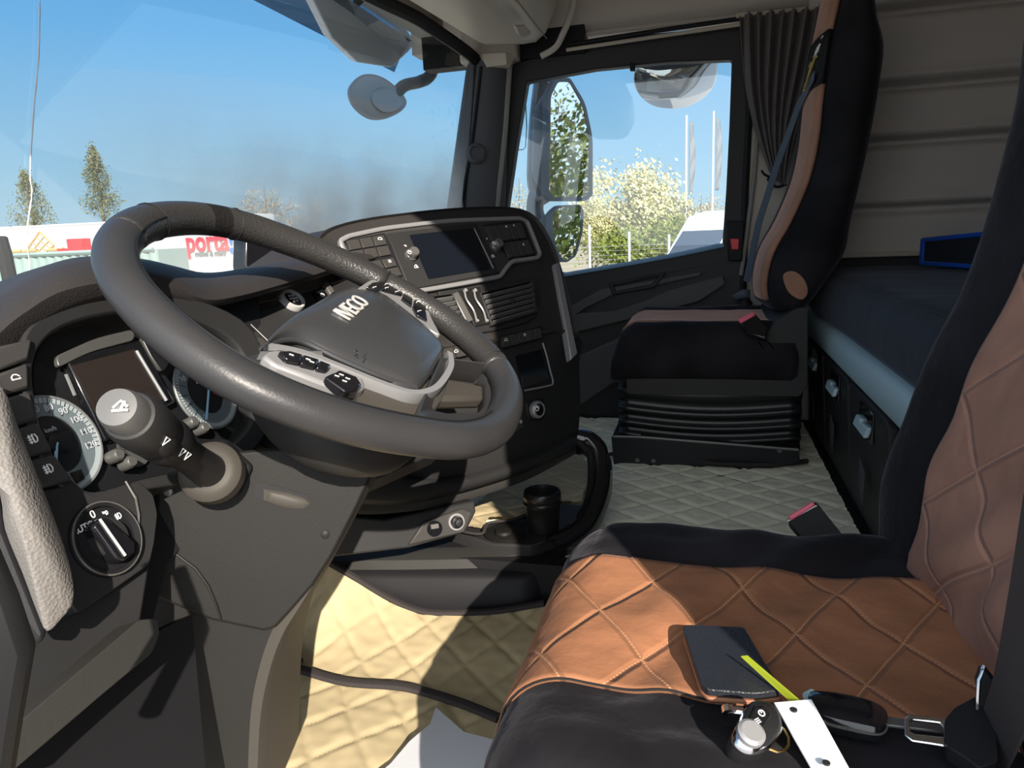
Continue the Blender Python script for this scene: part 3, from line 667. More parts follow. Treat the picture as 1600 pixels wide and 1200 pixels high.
lathe(bm, FC.px(208, 702, -.017), FC.n, [(.020, 0), (.020, .002), (0, .002)], 24); mk('fuel_gauge', bm, M('satin'), clu)

# arc of switches left of the cluster
sw = [[(-22, 545), (52, 528), (46, 562), (-12, 582)], [(-10, 586), (45, 566), (47, 606), (-4, 620)], [(-2, 625), (48, 610), (60, 655), (16, 668)], [(17, 672), (61, 659), (84, 704), (38, 716)], [(39, 720), (86, 709), (116, 750), (66, 762)]]
for k, q in enumerate(sw):
    bm = B(); slab(bm, FC, q, .020, .02); s_ = mk('switch', bm, M('button'), dash, bevel=.003)
def glyph(bm, fr, x, y, s, kind, h):
    """small pictogram: lamp outline with rays, ring, or bars"""
    c = fr.px(x, y, h); u, v, n = fr.u, fr.v, fr.n
    def L(pts, w_=.09): tube(bm, [c+u*(a*s)+v*(b*s) for a, b in pts], s*w_, 4, ref=n)
    if kind == 'lamp': L([(0, -.5), (0, .5), (.35, .4), (.5, 0), (.35, -.4), (0, -.5)]); [L([(-.15, b), (-.6, b)]) for b in (-.35, -.05, .25)]; L([(-.38, .5), (-.38, -.55)])
    elif kind == 'ring': L([(.4*math.cos(k*.7), .4*math.sin(k*.7)) for k in range(10)]); L([(0, 0), (.1, .3)])
    elif kind == 'bars': [L([(-.4, b), (.4, b)]) for b in (-.3, 0, .3)]
    elif kind == 'car': L([(-.5, -.2), (-.5, .1), (-.2, .35), (.2, .35), (.5, .1), (.5, -.2), (-.5, -.2)])
    elif kind == 'wiper': L([(-.5, -.3), (.5, -.3)]); L([(-.45, -.1), (0, .35), (.45, -.1)]); L([(0, -.3), (.25, .3)])
    elif kind == 'beam': L([(-.1, -.3), (-.1, .3), (.15, .3), (.25, 0), (.15, -.3), (-.1, -.3)]); L([(-.25, 0), (-.6, .1)]); L([(-.25, .2), (-.6, .35)])
bm = B(); glyph(bm, FC, 25, 590, .008, 'car', .0205); mk('switch_symbol', bm, M('icon'), dash)
for x_, y_ in ((52, 685), (76, 732)): bm = B(); glyph(bm, FC, x_, y_, .008, 'lamp', .0205); mk('switch_symbol', bm, M('icon'), dash)
# headlight rotary panel
bm = B(); slab(bm, FC, [(v.x, v.y) for v in fil([Vector((x, y, 0)) for x, y in [(60, 768), (112, 758), (150, 776), (218, 752), (240, 772), (247, 802), (242, 848), (234, 882), (120, 962), (92, 900)]], .2, 3)], .016, .03); mk('light_switch_panel', bm, M('dash'), dash, bevel=.004)
rc = FC.px(163, 843, .016); rr = (FC.px(217, 843, .016)-rc).length*.97
hs = thing('headlight_switch', 'round black headlight rotary switch marked AUTO and 0', 'switch', rc)
bm = B(); lathe(bm, rc, FC.n, [(rr, 0), (rr, .004), (rr*.93, .007), (rr*.86, .006), (rr*.84, .003), (0, .003)], 48); mk('dial_plate', bm, M('dash_dark'), hs)
bm = B(); tube(bm, [rc+(FC.u*math.cos(k*math.pi/24)+FC.v*math.sin(k*math.pi/24))*rr*.97+FC.n*.006 for k in range(48)], .0009, 5, closed=True, ref=FC.n); mk('dial_rim', bm, M('satin'), hs)
bm = B(); lathe(bm, rc, FC.n, [(rr*.52, .003), (rr*.50, .010), (0, .012)], 32); kn = mk('knob', bm, M('dash'), hs)
bm = B(); kp = [(146, 822), (157, 808), (166, 806), (212, 846), (213, 862), (196, 876), (184, 874)]
prism(bm, FC.P(kp, .034), -FC.n*.025); mk('knob_grip', bm, M('gloss_black'), kn, bevel=.004, seg=3)
bm = B(); tube(bm, [FC.px(156, 811, .035), FC.px(196, 868, .035)], .0012, 6); mk('pointer', bm, M('icon'), kn)
bm = B(); text_bm(bm, 'AUTO', FC.px(130, 825, .0198), FC.u, FC.v, .0085, .0002, bold=.0002); text_bm(bm, '0', FC.px(145, 804, .0198), FC.u, FC.v, .011, .0002); glyph(bm, FC, 166, 801, .006, 'beam', .0198); glyph(bm, FC, 185, 806, .006, 'lamp', .0198); mk('markings', bm, M('icon'), hs, smooth=False)
bm = B(); tube(bm, [FC.px(196, 752, .018), FC.px(212, 778, .018), FC.px(217, 805, .018), FC.px(216, 835, .018)], .0012, 5); mk('panel_joint', bm, M('satin'), dash)
# leather-look side trim at the door end
FLt = Fr(A(60, 820, 1, .50), (-.55, -.75, .35))
tp = [(-140, 560), (-60, 560), (0, 598), (30, 672), (62, 752), (92, 830), (112, 896), (114, 940), (96, 966), (74, 986), (60, 960), (36, 896), (8, 826), (0, 770), (-30, 700), (-150, 640)]
bm = B(); dome(bm, cat(FLt.P(tp), 3, True), FLt.n, .030, .03, p=2.2); mk('side_trim', bm, M('trim_leather'), dash, ang=80)
bm = B(); slab(bm, FLt, [(-150, 640), (-10, 700), (10, 830), (40, 905), (74, 990), (60, 1010), (-20, 900), (-160, 860)], -.01, .03); mk('side_panel', bm, M('dash_dark'), dash, bevel=.004)
# lower knee panels and ledge
bm = B(); slab(bm, FC, [(112, 956), (236, 880), (222, 972), (120, 1062), (0, 1168), (-120, 1260), (-120, 1000), (70, 985)], .004, .03); mk('knee_panel', bm, M('dash'), dash, bevel=.004)
bm = B(); slab(bm, FC, [(v.x, v.y) for v in fil([Vector((x, y, 0)) for x, y in [(-30, 1180), (218, 968), (246, 966), (250, 990), (238, 1020), (160, 1085), (20, 1205), (-40, 1260)]], .2, 3)], .035, .06); mk('knee_ledge', bm, M('sill'), dash, bevel=.006)
bm = B(); slab(bm, FC, [(-60, 1250), (240, 990), (300, 960), (330, 1300), (-60, 1400)], -.04, .03); mk('lower_panel', bm, M('dash_dark'), dash)
# near door-frame strip at the bottom left
bm = B(); tube(bm, [A(-60, 800, 0, -1.10), A(0, 940, 0, -1.10), A(24, 1010, 0, -1.10), A(6, 1120, 0, -1.10), A(-10, 1230, 0, -1.10)], .009, 10, ref=(1, 0, 0)); mk('door_seal', bm, M('rubber'), label='black rubber door seal at the bottom left edge', cat_='seal')

# mid panel with start button between hood and console
FM = Fr(A(457, 470, 1, .655), (-.15, -.72, .68))
bm = B(); slab(bm, FM, [(280, 500), (330, 482), (400, 486), (548, 428), (580, 410), (640, 560), (700, 700), (560, 760), (420, 700), (300, 640)], 0, .05); mk('centre_panel', bm, M('dash'), dash, bevel=.003)
bm = B(); tube(bm, [FM.px(378, 477, .003), FM.px(430, 468, .003), FM.px(500, 450, .003), FM.px(545, 434, .003)], .0012, 5); mk('trim_line', bm, M('satin'), dash)
sb = thing('start_button', 'round start stop button with a chrome ring left of the steering hub', 'button', FM.px(455, 472))
c = FM.px(455, 472); r0 = .0205
bm = B(); lathe(bm, c, FM.n, [(r0*1.05, -.002), (r0*1.05, .006), (r0*.98, .010), (r0*.80, .010), (r0*.76, .005), (r0*.76, -.002)], 36); mk('chrome_ring', bm, M('pole_white'), sb)
bm = B(); lathe(bm, c, FM.n, [(r0*.75, -.002), (r0*.74, .006), (r0*.6, .008), (0, .0085)], 36); bt = mk('button_cap', bm, M('gloss_black'), sb)
bm = B()
for k, s_ in enumerate(('START', 'ENGINE', 'STOP')): text_bm(bm, s_, c+FM.n*.009+FM.v*(.006-.006*k), FM.u, FM.v, .0052, .0002)
mk('lettering', bm, M('icon'), bt, smooth=False)
bm = B(); slab(bm, FM, [(488, 455), (503, 447), (514, 462), (500, 472)], .006, .01); hb = mk('parking_switch', bm, M('gloss_black'), dash, bevel=.002)
bm = B(); glyph(bm, FM, 504, 461, .010, 'ring', .0065); mk('switch_symbols', bm, M('icon'), hb)
bm = B(); slab(bm, FM, [(506, 442), (512, 439), (524, 455), (517, 459)], .006, .01); mk('switch_trim', bm, M('satin'), dash, bevel=.002)
# diagonal row of switches
for k in range(4):
    x0, y0 = 316+24*k, 487+13.5*k
    bm = B(); slab(bm, FM, [(x0, y0), (x0+22, y0+ -1), (x0+46, y0+24), (x0+20, y0+26)], .010, .012); s_ = mk('switch', bm, M('button'), dash, bevel=.002)
bm = B(); glyph(bm, FM, 370, 506, .008, 'beam', .0105); mk('switch_symbols', bm, M('icon'), dash); bm = B(); glyph(bm, FM, 397, 529, .008, 'beam', .0105); mk('switch_symbols', bm, M('icon'), dash)
bm = B(); tube(bm, [FM.px(340, 468, .004), FM.px(372, 488, .004), FM.px(420, 534, .004)], .0010, 5); mk('trim_line', bm, M('satin'), dash)
# toll box on the dash top
FB_ = Fr(A(410, 385, 1, .95), (-.35, -.93, .1))
bm = B(); slab(bm, FB_, [(v.x, v.y) for v in fil([Vector((x, y, 0)) for x, y in [(384, 352), (442, 358), (456, 372), (458, 420), (382, 432)]], .25, 3)], 0, .05); mk('device_box', bm, M('gloss_black'), bevel=.008, label='black box-shaped device standing on the dash top behind the wheel rim', cat_='device')

# ================================================================== steering column
col_ = thing('steering_column', 'grey plastic steering column cover running down to the floor', 'steering column', A(330, 1180, 0, -.66))
FK1 = Fr(A(420, 850, 0, -.69), (-.86, -.48, .16))
plate = [(247, 744), (330, 742), (350, 708), (440, 700), (575, 720), (590, 712), (588, 728), (560, 790), (520, 868), (490, 915), (455, 955), (430, 982), (412, 987), (330, 970), (232, 930)]
bm = B(); slab(bm, FK1, plate, .0, .012); cp = mk('side_cover', bm, M('column_plastic'), col_, bevel=.004, seg=3)
bm = B(); slab(bm, FK1, [(225, 900), (300, 920), (430, 965), (448, 965), (412, 1060), (400, 1290), (150, 1290), (200, 1100)], -.012, .03); mk('lower_cover', bm, M('column_plastic'), col_, bevel=.004)
edge = [(592, 712), (575, 750), (540, 822), (505, 888), (470, 945), (440, 995), (418, 1060), (405, 1140), (400, 1290)]
bm = B(); e0 = cat(FK1.P(edge, -.004), 4); L_ = len(e0)
secs = [[p, p+Vector((.022, .0, 0)), p+Vector((.15, .035, 0)), p+Vector((.15, .12, .04)), p+Vector((.02, .10, .04))] for p in e0]
loft(bm, secs); mk('rear_cover', bm, M('shroud'), col_, ang=60)
bm = B(); tube(bm, [FK1.px(236, 862, .0015), FK1.px(275, 866, .0015), FK1.px(305, 888, .0015), FK1.px(325, 915, .0015), FK1.px(338, 945, .0015), FK1.px(345, 968, .0015)], .0016, 6); mk('moulded_line', bm, M('column_plastic'), cp)
FK2 = FK1
bm = B(); hp = [(v.x, v.y) for v in fil([Vector((x, y, 0)) for x, y in [(400, 752), (450, 765), (480, 774), (488, 786), (478, 796), (450, 796), (396, 776)]], .3, 3)]
slab(bm, FK1, hp, .0008, .002); mk('recess_edge', bm, M('dash_dark'), cp)
bm = B(); dome(bm, FK1.P([(412, 764), (450, 770), (476, 779), (484, 787), (474, 795), (445, 794), (412, 782)], .001), FK1.n, .004, .001); mk('recess_grip', bm, M('shroud'), cp)
for x, y in ((263, 768), (508, 835)):
    bm = B(); lathe(bm, FK1.px(x, y, 0), FK1.n, [(.005, -.001), (.005, .002), (.003, .003), (0, .003)], 16); mk('screw', bm, M('satin' if x < 300 else 'dash_dark'), cp)
bm = B(); slab(bm, FK1, [(270, 745), (330, 690), (350, 690), (378, 715), (395, 730), (372, 778), (350, 782)], .012, .03); mk('stalk_mount', bm, M('dash_dark'), col_, bevel=.004)
# stalk
sb_, st_ = A(330, 738, 0, -.735), A(188, 640, 0, -.915); ax = (st_-sb_); Ls = ax.length; ax.normalize()
stk = thing('wiper_stalk', 'thick black wiper and indicator stalk with a grey end button', 'stalk', sb_)
bm = B(); lathe(bm, sb_, ax, [(.033, -.012), (.033, .004), (.028, .010), (.022, .012), (0, .012)], 32); mk('collar', bm, M('shroud'), stk)
bm = B(); lathe(bm, sb_, ax, [(.019, 0), (.0165, Ls*.25), (.0165, Ls*.42), (.0185, Ls*.50)], 28); mk('shaft', bm, M('dash'), stk)
bm = B(); lathe(bm, sb_, ax, [(.0205, Ls*.50), (.0225, Ls*.56), (.0225, Ls*.64), (.0205, Ls*.66)], 28); mk('twist_ring', bm, M('dash_dark'), stk)
bm = B(); lathe(bm, sb_, ax, [(.020, Ls*.66), (.0225, Ls*.70), (.0235, Ls*.82), (.0225, Ls*.90), (.020, Ls*.93), (.012, Ls*.94)], 28); mk('handle', bm, M('dash'), stk)
bm = B(); lathe(bm, sb_, ax, [(.0175, Ls*.92), (.0172, Ls*1.0), (.015, Ls*1.03), (0, Ls*1.04)], 28); eb = mk('end_button', bm, M('grey_plastic'), stk)
FE = Fr(sb_+ax*(Ls*1.043), ax); bm = B(); glyph(bm, FE, 188, 634, .012, 'wiper', 0.0); mk('symbol', bm, M('icon'), eb)
sd_ = ax.cross(Vector((0, 0, 1))).normalized(); upv = sd_.cross(ax)
for t, r_, s_ in ((.80, .0238, 'wiper'), (.62, .0228, 'wiper'), (.56, .0228, 'bars')):
    dirc = (-ax.cross(RT).cross(ax)*0+(CAM-sb_)).normalized(); dirc = (dirc-ax*dirc.dot(ax)).normalized(); p = sb_+ax*(Ls*t)+dirc*r_
    FG = Fr(p, dirc, up=-ax.cross(dirc)); bm = B(); cx, cy = 0, 0
    c_ = p
    u, v, n = FG.u, FG.v, FG.n
    tube(bm, [c_+u*-.004+v*-.003, c_+v*.004, c_+u*.004+v*-.003, c_+u*-.004+v*-.003], .0006, 4, ref=n); mk('symbol', bm, M('icon'), stk)
bm = B(); dome(bm, [sb_+ax*(Ls*(.735+.055*math.cos(k*math.pi/8)))+dirc*.0215-upv*(.004)+(dirc.cross(ax))*(.009*math.sin(k*math.pi/8)) for k in range(16)], dirc, .003, .003); mk('thumb_pad', bm, M('rubber'), stk)

# ================================================================== steering wheel
TW = R(34)
FW = Fr((-.596, .435, .691), (0, -math.sin(TW), math.cos(TW)), up=(0, 1, 0))
whl = thing('steering_wheel', 'large black leather steering wheel seen tilted in front of the dash', 'steering wheel', FW.p-FW.n*.1)
rim = [(300, 341), (235, 347), (193, 370), (181, 405), (202, 455), (265, 520), (350, 581), (440, 626), (540, 660), (640, 681), (725, 688), (775, 668), (793, 622), (778, 578), (735, 532), (675, 487), (600, 443), (520, 404), (435, 371), (365, 350)]
path = cat(FW.P(rim), 8, True); N = len(path)
bm = B(); sweep(bm, path, circ(.0215, 20, .0195), closed=True, ref=FW.n); mk('rim', bm, M('leather'), whl, ang=180)
def seg(i0, i1): return [path[i % N] for i in range(i0*8, i1*8+1)]
for a, b in ((16, 20), (13, 16), (19, 22)):
    p_ = seg(a, b); n_ = len(p_)
    bm = B(); sweep(bm, p_, circ(.0222, 20, .0203), ref=FW.n, scales=[.97+.03*min(1, i/2, (n_-1-i)/2) for i in range(n_)]); mk('perforated_grip', bm, M('leather_perforated'), whl, ang=180)
cen = sum(path, Vector())/N
bm = B(); tube(bm, [p+(cen-p).normalized()*.0145+FW.n*.0155 for p in seg(1, 11)], .0011, 5); mk('seam', bm, M('rubber'), whl)
for i_, c0_ in ((13*8+2, 0), (16*8, 0), (1*8, 0), (19*8, 0)):
    p = path[i_ % N]; T = (path[(i_+1) % N]-path[i_-1]).normalized(); s_ = T.cross(FW.n).normalized()
    bm = B(); tube(bm, [p+s_*.0225*math.cos(k*.3142)+FW.n*.0208*math.sin(k*.3142) for k in range(20)], .0009, 4, closed=True, ref=T); mk('joint_seam', bm, M('rubber'), whl)
# hub
hub = [(408, 543), (440, 512), (480, 480), (520, 458), (552, 449), (590, 452), (625, 466), (650, 490), (675, 520), (692, 548), (695, 572), (683, 595), (664, 606), (640, 604), (590, 585), (530, 562), (470, 545), (440, 546)]
hp_ = cat(FW.P(hub, .0), 4, True)
def pline(pts, n):
    c = cat([Vector((x, y, 0)) for x, y in pts], 12); L = [0]
    for a, b in zip(c, c[1:]): L.append(L[-1]+(b-a).length)
    out = []; k = 0
    for i in range(n+1):
        t = L[-1]*i/n
        while k < len(L)-2 and L[k+1] < t: k += 1
        f = (t-L[k])/max(1e-6, L[k+1]-L[k]); out.append(c[k].lerp(c[k+1], min(1, f)))
    return out
Uh = pline([(407, 548), (422, 528), (456, 496), (495, 473), (526, 456), (557, 448), (591, 452), (616, 467), (654, 498), (680, 525), (693, 545)], 28)
Lh = pline([(407, 549), (429, 535), (452, 530), (479, 534), (535, 562), (570, 577), (602, 590), (628, 602), (650, 607), (668, 592), (682, 570), (693, 548)], 28)
rows = [[FW.px(p.x, p.y, -.022) for p in Uh]]
for k in range(13):
    s_ = k/12; row = []
    for i in range(29):
        t_ = i/28; p = Uh[i].lerp(Lh[i], s_); h_ = .013*(1-abs(2*s_-1)**3)*max(0, math.sin(math.pi*t_))**.35-.001*math.exp(-((s_-.80)/.03)**2)
        row.append(FW.px(p.x, p.y, 0)+FW.n*h_)
    rows.append(row)
rows.append([FW.px(p.x, p.y, 0)-FW.n*.022 for p in Lh])
bm = B(); loft(bm, rows, closed_sec=True); hb_ = mk('hub_pad', bm, M('hub'), whl, ang=180)
# lower lip of the pad
bm = B(); tube(bm, cat(FW.P([(409, 546), (429, 535), (452, 531), (479, 536), (535, 563), (602, 591), (650, 606)], -.001), 5), .0035, 8, ref=FW.n, scales=None); mk('pad_lip', bm, M('hub'), hb_)
# raised chrome letters
p0, p1 = FW.px(548, 483, .014), FW.px(556, 478, .014)
eu = (FW.px(573, 462, .016)-FW.px(528, 497, .016)).normalized(); pos = FW.px(552, 480, .015)
ev = FW.n.cross(eu)
bm = B(); text_bm(bm, 'IVECO', pos, eu, ev, .033, .0009, bold=.0002, shear=0); mk('emblem', bm, mat('emblem', (.80, .78, .75), .30, .4), hb_, smooth=False)
bm = B(); c_ = FW.px(565, 553, .0135); u, v = eu, ev; tube(bm, [c_-u*.008-v*.004, c_+u*.006-v*.004], .0005, 4); tube(bm, [c_-u*.004+v*.002, c_-u*.004+v*.008, c_+v*.005, c_+u*.004+v*.009], .0005, 4); mk('airbag_symbol', bm, M('dash_dark'), hb_)
# silver band under the hub and the boss
bm = B(); b1 = cat(FW.P([(415, 546), (470, 556), (530, 578), (590, 602), (640, 618), (672, 614), (690, 598), (702, 575), (700, 555)], -.004), 5); sweep(bm, b1, [(-.004, -.010), (.004, -.010), (.005, .0), (.004, .006), (-.004, .006), (-.005, 0)], ref=FW.n); mk('silver_band', bm, M('silver'), whl, ang=60)
bm = B(); bo = [(430, 560), (500, 575), (600, 608), (645, 622), (680, 612), (700, 590), (690, 625), (665, 646), (620, 650), (560, 640), (500, 612)]; dome(bm, cat(FW.P(bo, -.016), 3, True), FW.n, .006, .045); mk('boss', bm, M('shroud'), whl, ang=80)
# spokes and button pods
bm = B(); slab(bm, FW, [(405, 548), (450, 545), (560, 610), (560, 655), (470, 640), (390, 590), (370, 560)], -.010, .022); mk('spoke', bm, M('leather'), whl, bevel=.006, seg=3)
bm = B(); slab(bm, FW, [(v.x, v.y) for v in fil([Vector((x, y, 0)) for x, y in [(556, 452), (580, 436), (630, 440), (658, 456), (676, 500), (690, 525), (668, 512), (640, 490), (600, 470)]], .25, 3)], .004, .025); mk('spoke', bm, M('silver'), whl, bevel=.004)
bm = B(); slab(bm, FW, [(410, 555), (425, 543), (470, 553), (530, 572), (568, 590), (572, 604), (556, 612), (528, 607), (470, 584), (430, 570)], .0, .02); pod = mk('button_pod', bm, M('silver'), whl, bevel=.004)
for q in ([(436, 548), (452, 547), (474, 553), (470, 565), (448, 560)], [(474, 553), (500, 561), (494, 572), (470, 566)], [(500, 562), (518, 569), (512, 577), (495, 573)], [(508, 588), (530, 577), (558, 588), (566, 600), (556, 610), (540, 611)]):
    bm = B(); slab(bm, FW, q, .006, .010); mk('button', bm, M('gloss_black'), pod, bevel=.002)
bm = B(); [tube(bm, [FW.px(x, y, .0065), FW.px(x+7, y+2.5, .0065)], .0006, 4) for x, y in ((452, 553), (478, 560), (484, 564), (523, 586), (530, 584), (540, 590), (535, 594))]; mk('button_symbols', bm, M('icon'), pod)
pod2 = None
for q in ([(573, 448), (582, 441), (598, 439), (600, 452), (588, 455)], [(598, 439), (620, 442), (634, 450), (628, 460), (601, 453)], [(634, 450), (646, 460), (644, 478), (628, 466)]):
    bm = B(); slab(bm, FW, q, .008, .006); mk('button', bm, M('gloss_black'), whl, bevel=.001)
for q in ([(648, 452), (658, 454), (664, 468), (650, 464)], [(648, 466), (664, 471), (666, 484), (646, 477)], [(645, 479), (666, 487), (668, 500), (652, 492)]):
    bm = B(); slab(bm, FW, q, .008, .006); mk('button', bm, M('gloss_black'), whl, bevel=.001)
bm = B(); [tube(bm, [FW.px(x, y, .0087), FW.px(x+5, y-1, .0087)], .0008, 4) for x, y in ((583, 449), (602, 444), (602, 450), (618, 456), (652, 460), (651, 472), (653, 486))]; mk('button_symbols', bm, M('icon'), whl)
# lower basket spoke
bi = [(704, 574), (752, 582), (758, 600), (757, 632), (748, 643), (700, 645), (676, 640), (690, 600)]; bo2 = [(690, 556), (768, 566), (787, 590), (788, 645), (765, 660), (690, 660), (650, 652), (670, 600)]
bm = B(); ring(bm, FW.P(bi, -.018), FW.P(bo2, .004), -FW.n*.022); mk('lower_spoke', bm, M('leather'), whl, bevel=.004)
bm = B(); slab(bm, FW, [(690, 588), (757, 602), (757, 622), (684, 622)], -.018, .02); mk('spoke_arm', bm, M('shroud'), whl, bevel=.006)
# shroud beneath the wheel
bm = B()
cS = Vector((-.605, .415, .585))
for i in range(1): pass
rings_ = []
for k in range(9):
    a = -math.pi/2+math.pi*k/8; rings_.append((max(.001, math.cos(a)), math.sin(a)))
axn = FW.n; uu = Vector((1, 0, 0)); vv = axn.cross(uu)
loft(bm, [[cS+axn*(.062*s_)+(uu*math.cos(t*math.pi/14)*.125+vv*math.sin(t*math.pi/14)*.105)*c_ for t in range(28)] for c_, s_ in rings_]); mk('column_shroud', bm, M('dash'), col_, ang=180)
bm = B(); lathe(bm, FW.p-FW.n*.115-FW.v*.045, FW.n, [(.038, 0), (.042, .05), (.045, .085)], 28); mk('wheel_neck', bm, M('dash_dark'), whl)
# ================================================================== centre console
con = thing('centre_console', 'tall rounded black centre console with silver-framed screen, vents and switches', 'console', (.15, .45, .12))
_c = (math.cos(R(30)), math.sin(R(30)))
FT = Fr((.112, .519, .747), (-math.sin(R(31))*_c[0], -math.cos(R(31))*_c[0], _c[1]))
hl = FT.px(800, 508)
FB = Fr(hl, (-math.sin(R(31))*math.cos(R(9)), -math.cos(R(31))*math.cos(R(9)), math.sin(R(9))))
back = Vector((.05, .22, -.06))
tp = [(482, 392), (492, 370), (515, 354), (560, 342), (630, 332), (700, 325), (770, 322), (815, 326), (842, 342), (862, 374), (876, 410), (888, 450), (898, 490), (905, 525)]
tl = [(482, 392), (500, 420), (530, 460), (565, 500), (610, 545)]
face_t = cat(FT.P(tp, 0), 4)+[FT.px(870, 516), FT.px(800, 530), FT.px(700, 548)]+[FT.px(x, y) for x, y in tl[::-1][:-1]]
bm = B(); n_ = len(face_t)
cT = sum(face_t, Vector())/n_
loft(bm, [[p+Vector((.03, .26, -.10)) for p in face_t], [cT+(p-cT)*1.0+Vector((.02, .10, -.02)) for p in face_t], [cT+(p-cT)*1.005-FT.n*.020 for p in face_t], [cT+(p-cT)*.995-FT.n*.004 for p in face_t], [cT+(p-cT)*.975+FT.n*.003 for p in face_t], [cT+(p-cT)*.955-FT.n*.004 for p in face_t]]); mk('upper_body', bm, M('dash_soft'), con, ang=50)
# lower body, steeper
lo = [(560, 480), (700, 545), (800, 526), (905, 520), (908, 570), (910, 630), (906, 680), (898, 694), (850, 712), (800, 732), (740, 752), (690, 762), (640, 768), (605, 750), (585, 700), (560, 620)]
bm = B(); fl_ = FB.P(lo, 0); cB = sum(fl_, Vector())/len(fl_)
fl_ = cat(fl_, 3, True)
loft(bm, [[p+Vector((.06, .30, 0)) for p in fl_], [p-FB.n*.02 for p in fl_], [cB+(p-cB)*.985-FB.n*.003 for p in fl_], [cB+(p-cB)*.95+FB.n*.001 for p in fl_]]); mk('lower_body', bm, M('dash'), con, ang=50)
# silver frame around the screen panel
fr1 = [(534, 384), (532, 376), (545, 369), (600, 357), (700, 345), (812, 341), (824, 346), (834, 370), (844, 396), (840, 403), (800, 408), (790, 420), (782, 432), (730, 442), (672, 452), (625, 459), (585, 455), (556, 428)]
bm = B(); fp_ = []
for x, y in [(v.x, v.y) for v in fil([Vector((x, y, 0)) for x, y in fr1], .3, 3)]: fp_.append(FT.px(x, y, .006))
sweep(bm, fp_, [(-.0045, -.006), (.0045, -.006), (.0045, .002), (.002, .004), (-.002, .004), (-.0045, .002)], closed=True, ref=FT.n); mk('silver_frame', bm, M('silver'), con, ang=50)
bm = B(); slab(bm, FT, fr1, .003, .012); mk('fascia', bm, M('button'), con)
rad = thing('radio_display', 'dark touchscreen radio unit framed in the centre console', 'screen', FT.px(700, 400))
bm = B(); slab(bm, FT, [(604, 364), (745, 348), (780, 426), (640, 452)], .007, .008); mk('radio_fascia', bm, M('dash'), rad, bevel=.002)
bm = B(); slab(bm, FT, [(v.x, v.y) for v in fil([Vector((x, y, 0)) for x, y in [(640, 367), (740, 356), (766, 420), (670, 436)]], .03, 2)], .0085, .003); mk('screen', bm, M('screen'), rad)
bm = B(); tube(bm, [FT.px(741, 357, .009), FT.px(771, 419, .009)], .0018, 6); mk('screen_edge', bm, M('satin'), rad)
for x, y in ((641, 400), (773, 386)):
    bm = B(); lathe(bm, FT.px(x, y, .006), FT.n, [(.0135, 0), (.013, .006), (.011, .008), (.0105, .020), (.009, .022), (0, .022)], 28); kk = mk('knob', bm, M('satin'), rad)
    bm = B(); glyph(bm, FT, x-1, y-6, .010, 'ring', .0288); mk('symbol', bm, M('icon'), kk)
bm = B(); glyph(bm, FT, 634, 384, .006, 'beam', .0078); glyph(bm, FT, 650, 416, .010, 'wiper', .0078); glyph(bm, FT, 761, 373, .005, 'beam', .0078); glyph(bm, FT, 770, 400, .010, 'wiper', .0078); mk('symbols', bm, M('icon'), rad)
def keys(parent, fr, q, cols, rows, gap, h, t, mt='button', skip=()):
    """a block of keys filling the quadrilateral q (top-left, top-right, bottom-right, bottom-left)"""
    a, b, c, d = [fr.px(x, y, h) for x, y in q]
    def bl(u, v): return a*(1-u)*(1-v)+b*u*(1-v)+c*u*v+d*(1-u)*v
    for j in range(rows):
        for i in range(cols):
            if (i, j) in skip: continue
            g = gap; bm = B()
            prism(bm, [bl((i+g)/cols, (j+g)/rows), bl((i+1-g)/cols, (j+g)/rows), bl((i+1-g)/cols, (j+1-g)/rows), bl((i+g)/cols, (j+1-g)/rows)], -fr.n*t)
            mk('key', bm, M(mt), parent, bevel=.0012)
bm = B(); slab(bm, FT, [(536, 376), (601, 364), (632, 432), (590, 442)], .0045, .004); kp_ = mk('switch_panel', bm, M('dash_dark'), con, label='block of grey square switches left of the screen')
keys(kp_, FT, [(540, 375), (600, 366), (613, 398), (553, 408)], 3, 2, .05, .009, .008)
keys(kp_, FT, [(574, 408), (615, 401), (630, 430), (590, 440)], 2, 2, .06, .009, .008)
bm = B(); glyph(bm, FT, 594, 373, .009, 'car', .0096); glyph(bm, FT, 609, 408, .008, 'bars', .0096); mk('symbols', bm, M('icon'), kp_)
bm = B(); slab(bm, FT, [(755, 351), (817, 344), (838, 398), (796, 406)], .0045, .004); kp2 = mk('switch_panel', bm, M('dash_dark'), con, label='block of black switches right of the screen')
keys(kp2, FT, [(758, 352), (815, 346), (825, 372), (770, 379)], 5, 1, .05, .009, .008)
keys(kp2, FT, [(784, 378), (826, 373), (836, 397), (796, 404)], 4, 1, .05, .009, .008)
bm = B(); glyph(bm, FT, 791, 354, .006, 'ring', .0096); glyph(bm, FT, 803, 352, .006, 'bars', .0096); glyph(bm, FT, 818, 382, .006, 'ring', .0096); mk('symbols', bm, M('icon'), kp2)
